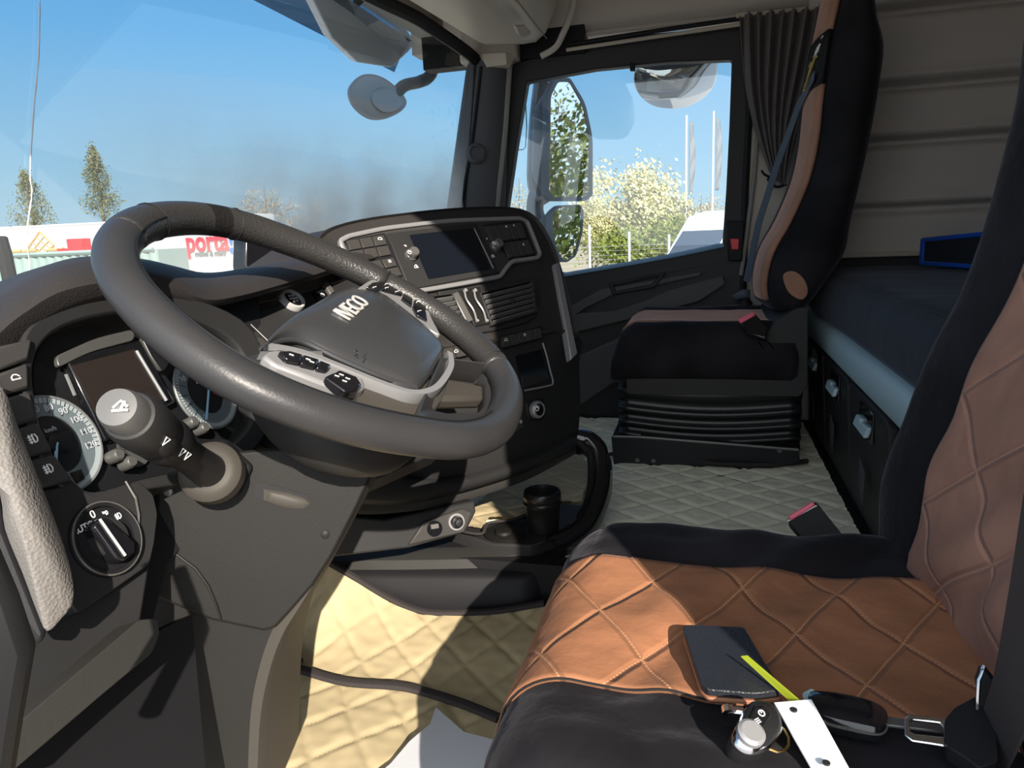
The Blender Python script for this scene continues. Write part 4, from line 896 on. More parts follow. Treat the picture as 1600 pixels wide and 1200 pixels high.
# vents
def vent(parent_label, q, n, label):
    v_ = thing('air_vent', label, 'vent', FT.px(q[0][0], q[0][1]), 'centre console vents')
    a, b, c, d = [FT.px(x, y, .014) for x, y in q]
    def bl(u, v): return a*(1-u)*(1-v)+b*u*(1-v)+c*u*v+d*(1-u)*v
    lp_ = [bl(0, 0), bl(.5, 0), bl(1, 0), bl(1, .5), bl(1, 1), bl(.5, 1), bl(0, 1), bl(0, .5)]; m_ = bl(.5, .5)
    bm = B(); ring(bm, lp_, [m_+(p-m_)*1.07 for p in lp_], -FT.n*.012); mk('frame', bm, M('dash'), v_, bevel=.002)
    bm = B(); prism(bm, [p-FT.n*.008 for p in lp_], -FT.n*.003); mk('backing', bm, M('gloss_black'), v_)
    for k in range(n):
        t = (k+.5)/n; p, q_ = bl(.01, t), bl(.99, t); bm = B(); prism(bm, [p+FT.v*.001+FT.n*.001, q_+FT.v*.001+FT.n*.001, q_-FT.v*.004-FT.n*.006, p-FT.v*.004-FT.n*.006], -FT.v*.0022-FT.n*.001); mk('slat', bm, M('grey_plastic'), v_, bevel=.0005)
    bm = B(); box(bm, bl(.5, .5)+FT.n*.004, (.008, .006, .010)); mk('tab', bm, M('dash_dark'), v_, bevel=.001)
    return v_
bm = B(); slab(bm, FT, [(684, 455), (782, 440), (838, 432), (845, 470), (838, 495), (820, 505), (770, 517), (722, 524)], .0035, .010); mk('vent_panel', bm, M('dash'), con, bevel=.003)
vent('', [(753, 458), (831, 439), (838, 486), (771, 506)], 6, 'slatted air vent at the right below the screen, half in shade')
vent('', [(668, 465), (707, 459), (728, 505), (690, 512)], 6, 'slatted air vent at the left below the screen, behind the wheel rim')
bm = B(); slab(bm, FT, [(707, 459), (716, 455), (740, 500), (730, 504)], .012, .012); lv = thing('vent_slider', 'pale upright slider plate with two levers between the vents', 'slider', FT.px(730, 480)); mk('plate', bm, M('satin'), lv, bevel=.002)
bm = B(); slab(bm, FT, [(716, 454), (750, 447), (768, 505), (742, 510)], .008, .008); mk('lever_base', bm, M('column_plastic'), lv, bevel=.002)
for x in (726, 741):
    bm = B(); tube(bm, cat([FT.px(x, 455, .012), FT.px(x+3, 468, .014), FT.px(x+14, 485, .014), FT.px(x+19, 502, .011)], 4), .0022, 6); lathe(bm, FT.px(x, 455, .009), FT.n, [(.0045, 0), (.004, .006), (0, .007)], 14); lathe(bm, FT.px(x+19, 502, .009), FT.n, [(.0035, 0), (.003, .005), (0, .006)], 14); mk('lever', bm, M('silver'), lv)
# seam and silver edge strip at the right
bm = B(); slab(bm, FT, [(866, 412), (874, 410), (903, 552), (893, 562), (886, 520), (876, 470)], .006, .02); mk('edge_strip', bm, M('silver'), con, bevel=.003)
# lower controls
bm = B(); slab(bm, FB, [(781, 525), (847, 509), (850, 529), (786, 546)], .004, .006); kp3 = mk('switch_row', bm, M('dash_dark'), con)
keys(kp3, FB, [(783, 526), (845, 511), (848, 528), (788, 544)], 5, 1, .05, .012, .012)
bm = B(); glyph(bm, FB, 791, 531, .009, 'car', .0127); glyph(bm, FB, 820, 523, .007, 'ring', .0127); mk('symbols', bm, M('icon'), kp3)
bm = B(); slab(bm, FB, [(688, 544), (747, 532), (752, 553), (694, 566)], .004, .006); kp4 = mk('switch_row', bm, M('dash_dark'), con)
keys(kp4, FB, [(690, 545), (745, 534), (750, 552), (696, 564)], 3, 1, .05, .012, .012)
bm = B(); glyph(bm, FB, 713, 549, .009, 'car', .0127); mk('symbols', bm, M('icon'), kp4)
bm = B(); sl = [(806, 556), (850, 545), (862, 592), (816, 606)]; slab(bm, FB, sl, .004, .006); mk('storage_slot', bm, M('gloss_black'), con)
bm = B(); tube(bm, cat(FB.P([(848, 536), (853, 552), (860, 580), (864, 598), (856, 603), (820, 610)], .008), 4), .0022, 6); mk('slot_trim', bm, M('silver'), con)
bm = B(); slab(bm, FB, [(815, 590), (845, 585), (858, 594), (818, 606)], .007, .006); mk('slot_lip', bm, M('dash'), con, bevel=.002)
ck = FB.px(837, 640, .006); kb = thing('drive_selector', 'chrome-ringed round rotary knob low on the shaded console', 'knob', ck)
bm = B(); slab(bm, FB, [(822, 628), (850, 622), (854, 648), (848, 656), (826, 657)], .006, .01); mk('plate', bm, M('dash_dark'), kb, bevel=.004)
bm = B(); lathe(bm, ck, FB.n, [(.0195, 0), (.0195, .010), (.017, .013), (.014, .013), (.0135, .009)], 36); mk('chrome_ring', bm, M('silver'), kb)
bm = B(); lathe(bm, ck, FB.n, [(.0135, 0), (.0135, .012), (0, .013)], 28); mk('knob_cap', bm, M('gloss_black'), kb); bm = B(); glyph(bm, FB, 839, 638, .014, 'ring', .020); mk('symbol', bm, M('icon'), kb)
bm = B(); slab(bm, FB, [(800, 650), (815, 640), (818, 668), (798, 680)], .004, .008); mk('lower_switch', bm, M('button'), con, bevel=.001)
bm = B(); glyph(bm, FB, 814, 659, .008, 'ring', .0055); mk('symbols', bm, M('icon'), con)
# curved lower apron and ledge
ap0 = [(600, 716), (640, 745), (700, 748), (760, 735), (830, 712), (900, 682)]
ap1 = [(560, 778), (620, 780), (690, 770), (760, 752), (830, 728), (908, 690)]
bm = B(); q0_ = cat(FB.P(ap0, .012), 5); q1_ = cat(FB.P(ap1, .020), 5)
secs = [[a, a.lerp(b, .35)+FB.n*.008, a.lerp(b, .75)+FB.n*.004, b, b-FB.v*.012-FB.n*.012, b-FB.n*.10, a-FB.n*.10] for a, b in zip(q0_, q1_)]
loft(bm, secs); mk('apron', bm, M('dash'), con, ang=60)
bm = B(); q2_ = cat(FB.P([(480, 770), (540, 792), (600, 795), (690, 784), (760, 765), (830, 740), (905, 700)], -.004), 5)
loft(bm, [[a+Vector((0, 0, .015)), a+FB.n*.004, a-Vector((0, 0, .010)), a+Vector((.05, .16, -.0)), a+Vector((.05, .16, .02))] for a in q2_]); mk('apron_ledge', bm, M('sill'), con, ang=60)
# lower block with sockets
FLw = Fr(FB.px(700, 820, .02), (-.75, -.62, .22))
bm = B(); slab(bm, FLw, [(470, 800), (600, 812), (742, 782), (744, 800), (728, 832), (640, 856), (520, 870), (460, 880)], 0, .10); mk('lower_block', bm, M('dash'), con, bevel=.004)
bm = B(); slab(bm, FLw, [(638, 852), (662, 816), (722, 795), (738, 800), (726, 832)], .008, .01); sp = mk('socket_panel', bm, M('button'), con, bevel=.003)
us = FLw.px(679, 826, .008); bm = B(); lathe(bm, us, FLw.n, [(.0155, 0), (.015, .003), (0, .003)], 28); up__ = mk('usb_socket', bm, M('gloss_black'), sp)
bm = B(); slab(bm, FLw, [(673, 820), (685, 818), (686, 825), (674, 827)], .0125, .002); mk('usb_port', bm, M('satin'), sp)
ct_ = FLw.px(712, 815, .008); bm = B(); lathe(bm, ct_, FLw.n, [(.0165, 0), (.0165, .006), (.013, .006), (.0125, .001)], 28); mk('socket_ring', bm, M('silver'), sp)
bm = B(); lathe(bm, ct_, FLw.n, [(.011, 0), (.011, .014), (.0075, .016), (.0075, .024), (0, .025)], 24); mk('socket_knob', bm, M('metal_dark'), sp)
# step sill and tray
st = thing('tunnel_step', 'grey ribbed step sill along the floor tunnel with a tray and cup holder', 'step', (-.08, .5, 0))
bm = B(); s0 = cat([A(430, 868, 2, .120), A(520, 864, 2, .120), A(640, 863, 2, .120), (A(760, 860, 2, .120)), A(835, 850, 2, .125), A(880, 838, 2, .13)], 5)
loft(bm, [[p, p+Vector((-.024, -.008, -.006)), p+Vector((-.030, -.012, -.03)), p+Vector((-.020, -.008, -.034)), p+Vector((.0, 0, -.034)), p+Vector((.02, .01, 0))] for p in s0]); mk('ribbed_sill', bm, M('sill'), st, ang=60)
bm = B(); s1 = cat([A(410, 905, 2, .085), A(520, 905, 2, .085), A(640, 905, 2, .085), A(760, 906, 2, .085), A(830, 905, 2, .085), A(870, 880, 2, .09), A(900, 860, 2, .10)], 4)
loft(bm, [[p+Vector((.01, 0, .01)), p, p+Vector((-.012, 0, -.04)), p+Vector((-.012, 0, -.10)), p+Vector((.05, .02, -.10)), p+Vector((.05, .02, .01))] for p in s1]); mk('side_face', bm, M('dash_dark'), st, ang=60)
ty = .14
def Z(x, y, z=ty): return A(x, y, 2, z)
bm = B(); tr_o = [Z(*p) for p in ((700, 828), (770, 850), (830, 852), (880, 838), (908, 812), (915, 790), (880, 786), (812, 800), (800, 812), (760, 815))]
prism(bm, tr_o, (0, 0, -.03)); mk('tray', bm, M('dash'), st, bevel=.004)
# cup holder recess shapes in the tray
bm = B(); dome(bm, cat([Z(*p, .145) for p in ((760, 826), (790, 816), (815, 818), (822, 832), (812, 843), (780, 845), (758, 838))], 3, True), (0, 0, 1), .006, .002); mk('tray_mould', bm, M('column_plastic'), st)
bm = B(); lathe(bm, Z(787, 832, .150), (0, 0, 1), [(.020, 0), (.018, .006), (.010, .008), (0, .007)], 24); mk('tray_stud', bm, M('column_plastic'), st)
# glossy raised rail loop at the end of the tray
rl = [A(903, 682, 0, .235), A(920, 686, 0, .235), A(936, 705, 0, .22), A(939, 735, 0, .19), A(935, 770, 0, .14), A(918, 812, 0, .07), A(895, 836, 0, .02), A(862, 850, 0, -.02)]
bm = B(); sweep(bm, cat(rl, 6), [(-.026, -.014), (-.016, .014), (.004, .020), (.022, .012), (.024, -.014), (0, -.045)], ref=(0, 0, 1)); mk('tray_rail', bm, M('gloss_black'), st, ang=70)
bm = B(); tube(bm, [p+Vector((-.018, .018, -.004)) for p in cat(rl, 6)], .010, 8); mk('tray_rail_edge', bm, M('rubber'), st)
# cup
cp_ = Z(849, 826, .142); cup = thing('travel_mug', 'black ribbed tumbler standing in the tray cup holder', 'mug', cp_)
bm = B(); lathe(bm, cp_, (0, 0, 1), [(.034, 0), (.036, .03), (.039, .055), (.041, .058), (.041, .066), (.0395, .068), (.0415, .071), (.0415, .084), (.039, .089), (.034, .0905), (.0335, .084), (0, .082)], 40); mk('cup_body', bm, M('cup_black'), cup, ang=40)
bm = B(); tube(bm, [cp_+Vector((.0415*math.cos(k*.3142), .0415*math.sin(k*.3142), .0625)) for k in range(20)], .0012, 5, closed=True); mk('lid_band', bm, M('rubber'), cup)

# ================================================================== floor mats
def seamd(x, y, per, a1, a2, wob=0):
    q1 = (x*math.cos(a1)+y*math.sin(a1))/per; q2 = (x*math.cos(a2)+y*math.sin(a2))/per
    return min(abs(q1-round(q1)), abs(q2-round(q2)))*per
def inpoly(x, y, P):
    c = False; n = len(P); j = n-1
    for i in range(n):
        if (P[i][1] > y) != (P[j][1] > y) and x < (P[j][0]-P[i][0])*(y-P[i][1])/(P[j][1]-P[i][1])+P[i][0]: c = not c
        j = i
    return c
def quilted(name, poly, z0, per, a1, a2, mt, h=.006, step=.005, puck=.0, zf=None, th=.004):
    """quilted sheet: puffed diamonds between sewn seams, cut to poly (x, y)"""
    xs = [p[0] for p in poly]; ys = [p[1] for p in poly]; x0, y0 = min(xs), min(ys); nx = int((max(xs)-x0)/step)+1; ny = int((max(ys)-y0)/step)+1
    bm = B(); V_ = {}
    def gv(i, j):
        if (i, j) in V_: return V_[i, j]
        x, y = x0+i*step, y0+j*step; w_ = .010*(noise.noise(Vector((x*4, y*4, 0)))); w2 = .010*(noise.noise(Vector((x*4+9, y*4, 3))))
        d = seamd(x+w_, y+w2, per, a1, a2); k = min(1, d/(per*.17)); b_ = h*(1-(1-k)**2.0)
        z = z0+b_+puck*noise.noise(Vector((x*7, y*7, 1)))+(zf(x, y) if zf else 0)+.0016*noise.noise(Vector((x*45, y*45, 1)))
        V_[i, j] = bm.verts.new((x, y, z)); return V_[i, j]
    for i in range(nx):
        for j in range(ny):
            if inpoly(x0+(i+.5)*step, y0+(j+.5)*step, poly): face(bm, (gv(i, j), gv(i+1, j), gv(i+1, j+1), gv(i, j+1)))
    return bm
def floorpoly(pxs, z): return [(A(x, y, 2, z).x, A(x, y, 2, z).y) for x, y in pxs]
# pale mat over the tunnel
pm = thing('quilted_tunnel_mat', 'pale diamond-quilted leatherette mat over the raised floor between the seats', 'floor mat', (.4, 0, .12))
pp = [(-.035, -.335), (-.035, .22), (.02, .33), (.10, .48), (.28, .62), (1.10, .62), (1.10, -.335)]
bm = quilted('mat', pp, .1155, .078, R(38), R(142), 'mat_pale', h=.006, puck=.004); mk('mat_surface', bm, M('mat_pale'), pm, ang=180)
bm = B(); tube(bm, cat([Vector((.64, .27, .128)), Vector((.66, .20, .136)), A(1060, 716, 2, .135), A(1120, 724, 2, .135), A(1200, 726, 2, .135), A(1262, 720, 2, .135)], 5), .006, 6); mk('mat_binding', bm, M('binding'), pm)
bm = B(); tube(bm, [Vector((.66, .32, .12)), Vector((.62, .40, .13)), Vector((.56, .50, .125))], .004, 5); mk('mat_fold', bm, M('mat_pale'), pm)
# driver mats
dm = thing('quilted_floor_mat', 'sunlit beige quilted mat against the tunnel step in the driver footwell', 'floor mat', (-.3, .6, 0))
bnd_a = [(516, 880), (560, 905), (610, 935), (660, 955), (720, 957), (780, 954), (850, 942)]
FSt = Fr(A(640, 905, 2, .085)+Vector((-.034, 0, 0)), (-.985, -.17, .0))      # plane just in front of the step face
bnd_b = [(425, 1052), (470, 1062), (540, 1078), (620, 1080), (660, 1086), (720, 1108), (780, 1132)]
up_e = [FSt.px(x, y) for x, y in bnd_a]; A2 = [(p.x, p.y) for p in up_e]
def zf1(x, y):
    # the carpet swells up against the step
    q = sorted(up_e, key=lambda p: p.y); H = q[0].z if y < q[0].y else q[-1].z
    for a, b in zip(q, q[1:]):
        if a.y <= y <= b.y: H = a.z+(b.z-a.z)*(y-a.y)/max(1e-6, b.y-a.y)
    xe = q[0].x+(y-q[0].y)*(-.17/.985); s = max(0, min(1, 1-(xe-x)/.20)); return max(0, H-.014)*s**1.6+.018*max(0, (y-.45))/.4*(1-s)
B2 = floorpoly(bnd_b, .012)
poly1 = A2+[(A2[-1][0]+.02, .10), (A2[-1][0]-.02, -.30), (-.45, -.30)]+B2[::-1]+[(-.50, .95), (-.12, 1.02)]
bm = quilted('mat', poly1, .006, .078, R(62), R(138), 'mat_beige', h=.0045, puck=.006, zf=zf1); mk('mat_surface', bm, M('mat_beige'), dm, ang=180)
def lift(P, dz): return [Vector((x, y, .006+dz+zf1(x, y)+.006*noise.noise(Vector((x*7, y*7, 1))))) for x, y in P]
bm = B(); sweep(bm, cat(up_e, 5), circ(.009, 8, .006)); mk('mat_binding', bm, M('binding'), dm)
dm2 = thing('quilted_floor_mat', 'beige quilted mat nearest the driver door sill with a black bound edge', 'floor mat', (-.7, .4, 0))
poly2 = [(-.50, .93)]+B2+[(-.45, -.30), (-1.15, -.30), (-1.15, .95)]
bm = quilted('mat', poly2, .010, .078, R(50), R(128), 'mat_beige', h=.0045, puck=.006, zf=zf1); mk('mat_surface', bm, M('mat_beige'), dm2, ang=180)
bm = B(); sweep(bm, cat(lift(B2, .016), 5), circ(.010, 8, .006)); mk('mat_binding', bm, M('binding'), dm2)
# small mat piece in the tray opening
tm = thing('quilted_tray_mat', 'small sunlit beige quilted piece with bound edge lying in the console tray', 'floor mat', Z(770, 800, .135))
tpoly = floorpoly([(718, 828), (735, 800), (765, 776), (800, 762), (842, 742), (905, 712), (925, 735), (908, 790), (880, 790), (830, 800), (822, 812), (765, 815), (752, 832)], .135)
bm = quilted('mat', tpoly, .142, .078, R(38), R(142), 'mat_beige', h=.004, step=.004); mk('mat_surface', bm, M('mat_beige'), tm, ang=180)
bm = B(); sweep(bm, cat([Z(716, 829, .150), Z(752, 834, .150), Z(762, 818, .150), Z(800, 812, .150), Z(822, 804, .150)], 5), circ(.0045, 6, .003)); mk('mat_binding', bm, M('binding'), tm)
# pedals
for lab, pts, nm in (('black pedal pad showing beside the column above the mat', [(415, 1040), (424, 1018), (440, 1014), (468, 1018), (478, 1032), (462, 1050), (430, 1052)], 'pedal'), ('lower black pedal edge near the column foot', [(398, 1120), (402, 1092), (412, 1088), (417, 1100), (410, 1116)], 'pedal')):
    FP = Fr(A(440, 1035, 2, .06) if pts[0][0] == 415 else A(405, 1105, 2, .05), (-.1, -.75, .6)); t_ = thing(nm, lab, 'pedal', FP.px(440, 1052) if pts[0][0] == 415 else FP.px(405, 1116), 'driver pedals')
    bm = B(); slab(bm, FP, pts, 0, .02); mk('pad', bm, M('rubber'), t_, bevel=.004); bm = B(); p_ = FP.px(sum(p[0] for p in pts)/len(pts), sum(p[1] for p in pts)/len(pts), -.02); tube(bm, [p_, p_+Vector((0, .12, .10))], .010, 8); mk('pedal_arm', bm, M('metal_dark'), t_)
# paper sheet on the mat
sh = [(560, 1235), (610, 1190), (640, 1160), (672, 1134), (681, 1107), (700, 1120), (725, 1140), (776, 1160), (790, 1240)]
bm = B(); prism(bm, [A(x, y, 2, .034)+Vector((0, 0, .004*math.sin(x*.05))) for x, y in sh], (0, 0, -.001)); mk('paper_sheet', bm, M('paper'), label='plain white sheet lying on the beige mat beside the seat', cat_='paper', ang=60)

# ================================================================== passenger seat
ps = thing('passenger_seat', 'black and tan velour passenger seat with bellows base at the far side', 'seat', (.9, 0, .12))
X0, X1 = .60, 1.10
# cushion: loft across x with rounded side rolls
def cushion(bm, x0, x1, yb, yf, ztop, zbot, roll=.05, nx=22, ny=26, side=.035, dip=.02, rf=.07, cond=None):
    """heightfield cushion with rolled front, side bolsters; closed skirt"""
    cols = []
    for i in range(nx+1):
        u = i/nx; x = x0+(x1-x0)*u; e_ = min(u, 1-u)*(x1-x0); rz = 0
        if e_ < roll: rz = -(roll-math.sqrt(max(0, roll**2-(roll-e_)**2)))
        bol = side*math.exp(-((e_-roll*1.1)/(.045))**2)
        col = []
        for j in range(ny+1):
            v = j/ny; y = yb+(yf-yb)*v; df = (yf-y); fz = 0
            if df < rf: fz = -(rf-math.sqrt(max(0, rf**2-(rf-df)**2)))
            d_ = -dip*math.exp(-((u-.5)/.22)**2)*math.exp(-((v-.45)/.4)**2)
            w_ = .0035*noise.noise(Vector((x*9, y*9, 2)))+.0020*noise.noise(Vector((x*30, y*22, 5)))
            col.append(Vector((x, y, ztop+rz+bol*(1-.5*(v > .9))+fz+d_+w_)))
        cols.append(col)
    return cols
def cushion_mesh(cols, zbot, inset=.0):
    bm = B(); g = [[bm.verts.new(p) for p in c] for c in cols]; nx, ny = len(g)-1, len(g[0])-1
    for i in range(nx):
        for j in range(ny): face(bm, (g[i][j], g[i+1][j], g[i+1][j+1], g[i][j+1]))
    loop = [g[i][0] for i in range(nx+1)]+[g[nx][j] for j in range(1, ny+1)]+[g[i][ny] for i in range(nx-1, -1, -1)]+[g[0][j] for j in range(ny-1, 0, -1)]
    c = sum((v.co for v in loop), Vector())/len(loop); prev = loop
    for k, (zz, o) in enumerate(((.35, .012), (.75, .010), (1.0, -.015))):
        nl = []
        for v in loop:
            d = Vector((v.co.x-c.x, v.co.y-c.y, 0)); d.normalize(); p = v.co+d*o; p.z = v.co.z+(zbot-v.co.z)*zz; nl.append(bm.verts.new(p))
        for i in range(len(loop)): face(bm, (prev[i], prev[(i+1) % len(loop)], nl[(i+1) % len(loop)], nl[i]))
        prev = nl
    face(bm, prev[::-1]); return bm
cols = cushion(None, X0, X1, -.24, .235, .505, .37, roll=.05, side=.018, dip=.0, rf=.06)
mk('seat_cushion', cushion_mesh(cols, .36), M('velvet_black'), ps, ang=180)
bm = B(); cp2 = [[p+Vector((0, 0, .006)) for p in c] for c in cols if X0+.10 < c[0].x < X1-.10]; g = [[bm.verts.new(p) for p in c] for c in cp2]
for i in range(len(g)-1):
    for j in range(len(g[0])-1): face(bm, (g[i][j], g[i+1][j], g[i+1][j+1], g[i][j+1]))
mk('cushion_panel', bm, M('velvet_plain'), ps, solid=.006, ang=180)
# backrest: side outline at the aisle side
fy = [(1205, 488), (1199, 445), (1210, 395), (1238, 345), (1266, 280), (1281, 215), (1288, 150), (1300, 60), (1313, 0), (1325, -60)]
ry = [(1262, 486), (1290, 455), (1328, 400), (1338, 350), (1352, 290), (1370, 210), (1386, 120), (1392, 60), (1378, 10), (1374, -60)]
fc = cat([A(x, y, 0, .66) for x, y in fy], 4); rc_ = cat([A(x, y, 0, .62) for x, y in ry], 4)
bm = B(); secs = []
Nf = len(fc)
for k, (a, b) in enumerate(zip(fc, rc_)):
    t = k/(Nf-1); x1 = 1.08-.05*max(0, t-.6)/.4; zc_ = lambda u: a.z+(b.z-a.z)*u
    yf_, yr = a.y, b.y; xm = (.62+x1)/2
    bul = .035
    secs.append([Vector((.655, yf_-.012+.0, a.z)), Vector((.63, yf_-.045, zc_(.25))), Vector((.62, yf_-(yf_-yr)*.6, zc_(.6))), Vector((.64, yr, b.z)), Vector((xm, yr-.02, b.z)), Vector((x1-.02, yr, b.z)), Vector((x1, yf_-(yf_-yr)*.6, zc_(.6))), Vector((x1-.01, yf_-.04, zc_(.25))), Vector((x1-.035, yf_+.018, a.z)), Vector((x1-.09, yf_+.022, a.z)), Vector((xm, yf_+.012, a.z)), Vector((.74, yf_+.006, a.z)), Vector((.685, yf_-.0, a.z))])
loft(bm, secs); mk('backrest', bm, M('velvet_black'), ps, ang=180, sub=1)
def strip(t0, t1, xa, xb, dy, th=.008, nx=6):
    """panel lying on the front of the backrest"""
    i0, i1 = int(t0*(Nf-1)), int(t1*(Nf-1)); bm = B(); rows = []
    for k in range(i0, i1+1):
        a = fc[k]; rows.append([bm.verts.new(Vector((xa+(xb-xa)*j/nx, a.y+dy+.016*math.sin(math.pi*j/nx), a.z))) for j in range(nx+1)])
    for i in range(len(rows)-1):
        for j in range(nx): face(bm, (rows[i][j], rows[i+1][j], rows[i+1][j+1], rows[i][j+1]))
    return bm
mk('backrest_panel', strip(.06, .70, .675, .99, .004), M('velvet_plain'), ps, solid=.01, ang=180)
mk('headrest_panel', strip(.83, 1.0, .675, .99, .004), M('velvet_plain'), ps, solid=.01, ang=180)
mk('badge_panel', strip(.70, .83, .67, .995, .007), M('rubber'), ps, solid=.01, ang=180)
# embroidery on the badge
FE2 = Fr(A(1277, 115, 0, .715)+Vector((-.004, .012, 0)), (-.25, .95, .25))
FEm = Fr(fc[int(.765*(Nf-1))]+Vector((.05, .022, 0)), (0, 1, .28))
def em(a, b): return FEm.p+Vector((1, 0, 0))*a+FEm.v*b+FEm.n*.004
bm = B(); text_bm(bm, 'Volume', em(.06, .020), (1, 0, 0), FEm.v, .030, .0008)
bm.free(); bm = B(); 
for k in range(5): tube(bm, [em(-.01+.022*k, .030), em(-.004+.022*k, .012), em(.004+.022*k, .030)], .0022, 5)
tube(bm, [em(-.02, .045), em(.10, .052)], .0016, 5); em1 = mk('embroidery', bm, M('icon'), ps, label='white script embroidery')
bm = B(); tube(bm, cat([em(-.015, -.002), em(.01, .004), em(.03, -.012), em(.045, -.035), em(.06, -.012), em(.08, .004), em(.105, -.002)], 5), .0030, 6); tube(bm, cat([em(.045, -.035), em(.035, -.052), em(.05, -.062), em(.035, -.075)], 5), .0028, 6); mk('embroidery', bm, M('dial_gold') if 'dial_gold' in MT else mat('gold_thread', (.45, .30, .08), .5), ps, label='gold curved embroidery')
# worn light patch at the lower side and recliner cover
bm = B(); dome(bm, cat([A(x, y, 0, .616) for x, y in ((1224, 430), (1240, 424), (1256, 436), (1262, 456), (1252, 468), (1232, 456))], 4, True), (-1, 0, 0), .004, .004); mk('hip_patch', bm, M('velvet_plain'), ps)
FPs = Fr((.605, 0, .3), (-1, 0, 0))
bm = B(); slab(bm, FPs, [(v.x, v.y) for v in fil([Vector((x, y, 0)) for x, y in [(978, 590), (1040, 575), (1150, 566), (1180, 545), (1215, 500), (1245, 482), (1262, 480), (1262, 600), (1250, 620), (980, 616)]], .2, 3)], .0, .46); mk('seat_frame', bm, M('door_dark'), ps, bevel=.008)
bm = B(); lathe(bm, FPs.px(1210, 577, .002), (-1, 0, 0), [(.010, 0), (.010, .006), (.006, .009), (0, .009)], 20); mk('recliner_bolt', bm, M('satin'), ps)
bm = B(); tube(bm, [FPs.px(1184, 535, .004), FPs.px(1208, 572, .004)], .004, 6); tube(bm, [FPs.px(1196, 530, .004), FPs.px(1220, 566, .004)], .004, 6); mk('lever_slot', bm, M('gloss_black'), ps)
# bellows: stacked curved folds
bm = B(); yb0, yf0 = -.265, .225; secs = []
zz = [(.345, 0), (.335, .012), (.318, .0), (.302, -.014), (.290, .0), (.281, .010), (.270, -.006), (.258, -.014), (.250, .0), (.242, .010), (.232, -.006), (.222, -.014), (.214, .0), (.207, .010), (.197, -.006), (.188, -.014), (.180, .002), (.172, .006), (.165, -.01)]
for z, o in zz:
    def zcurve(y): return z-.018*math.sin(math.pi*min(1, max(0, (y-yb0)/(yf0-yb0))))*(1 if z < .33 else .6)
    row = []
    for k in range(17):
        y = yf0-(yf0-yb0)*k/16; row.append(Vector((.62-o, y, zcurve(y))))
    for k in range(4): row.append(Vector((.62-o+(.46+2*o)*(k+1)/4, yb0-o, z)))
    for k in range(4): row.append(Vector((1.08+o, yb0+(yf0-yb0)*(k+1)/4, z)))
    for k in range(3): row.append(Vector((1.08+o-(.46+2*o)*(k+1)/4, yf0+o, z)))
    secs.append(row)
loft(bm, secs); mk('bellows', bm, M('bellows'), ps, ang=180)
bm = B(); slab(bm, Fr((.600, 0, .1), (-1, 0, 0)), [(955, 684), (1000, 683), (1001, 680), (1248, 700), (1250, 722), (1160, 742), (960, 742)], 0, .46); bs = mk('base_frame', bm, M('metal_dark'), ps, bevel=.003)
bm = B(); tube(bm, [A(958, 682, 0, .597), A(1000, 683, 0, .597), A(1248, 703, 0, .597)], .004, 6); mk('base_rail', bm, M('satin'), ps)
for x, y in ((996, 719), (1021, 720), (1218, 704)):
    bm = B(); lathe(bm, A(x, y, 0, .600), (-1, 0, 0), [(.006, 0), (.006, .003), (0, .004)], 12); mk('bolt', bm, M('satin'), ps)
# passenger belt and buckle
pb = thing('seat_belt', 'blue-grey seat belt strap running down beside the passenger seat', 'seat belt', A(1160, 470, 0, 1.06))
p_ = [A(1272, 118, 0, .70), A(1248, 165, 0, .86), A(1215, 255, 0, .95), A(1185, 350, 0, 1.02), A(1166, 440, 0, 1.06)]
bm = B(); sweep(bm, p_, [(-.012, -.001), (.012, -.001), (.012, .001), (-.012, .001)], ref=(-.7, .6, .2)); mk('strap', bm, M('webbing'), pb)
bm = B(); dome(bm, [A(x, y, 0, 1.04) for x, y in ((1143, 462), (1160, 452), (1172, 452), (1172, 464), (1150, 468))], (-.9, .1, .3), .010, .02); mk('belt_guide', bm, M('webbing'), pb)
bm = B(); lathe(bm, A(1164, 474, 0, 1.06), (0, 0, 1), [(.022, -.03), (.024, 0), (.012, .02), (0, .02)], 16); mk('retractor', bm, M('rubber'), pb)
bk = thing('belt_buckle', 'black buckle with pink release button beside the passenger cushion', 'buckle', A(1178, 512, 0, .60))
FBk = Fr(A(1172, 505, 0, .585), (-.85, .2, .45))
bm = B(); slab(bm, FBk, [(1153, 502), (1178, 488), (1200, 512), (1196, 530), (1165, 520)], 0, .03); mk('body', bm, M('gloss_black'), bk, bevel=.004)
bm = B(); slab(bm, FBk, [(1152, 499), (1176, 487), (1180, 492), (1157, 505)], .004, .012); mk('button', bm, M('pink'), bk, bevel=.002)

# ================================================================== bunk
bn = thing('bunk', 'lower bunk with dark mattress on a pale blue-grey front board and black lockers', 'bed', (.6, -.8, .12))
by = -.345
bm = B(); mt = []
for x in [-.30+1.412*i/24 for i in range(25)]:
    zt_ = .632+.004*noise.noise(Vector((x*5, 0, 0)))
    mt.append([Vector((x, by-.005, .498)), Vector((x, by+.012, .52)), Vector((x, by+.016, .56)), Vector((x, by+.006, zt_-.025)), Vector((x, by-.02, zt_-.006)), Vector((x, by-.06, zt_))]+[Vector((x, by-.06-.78*k/12, zt_+.006*noise.noise(Vector((x*6, k*.7, 1))))) for k in range(1, 13)]+[Vector((x, by-.86, .498))])
loft(bm, mt); mk('mattress', bm, M('bunk_fabric'), bn, ang=60)
bm = B(); tube(bm, [Vector((-.30+1.412*i/24, by-.022, .627)) for i in range(25)], .0022, 5); mk('mattress_seam', bm, M('bunk_fabric'), bn)
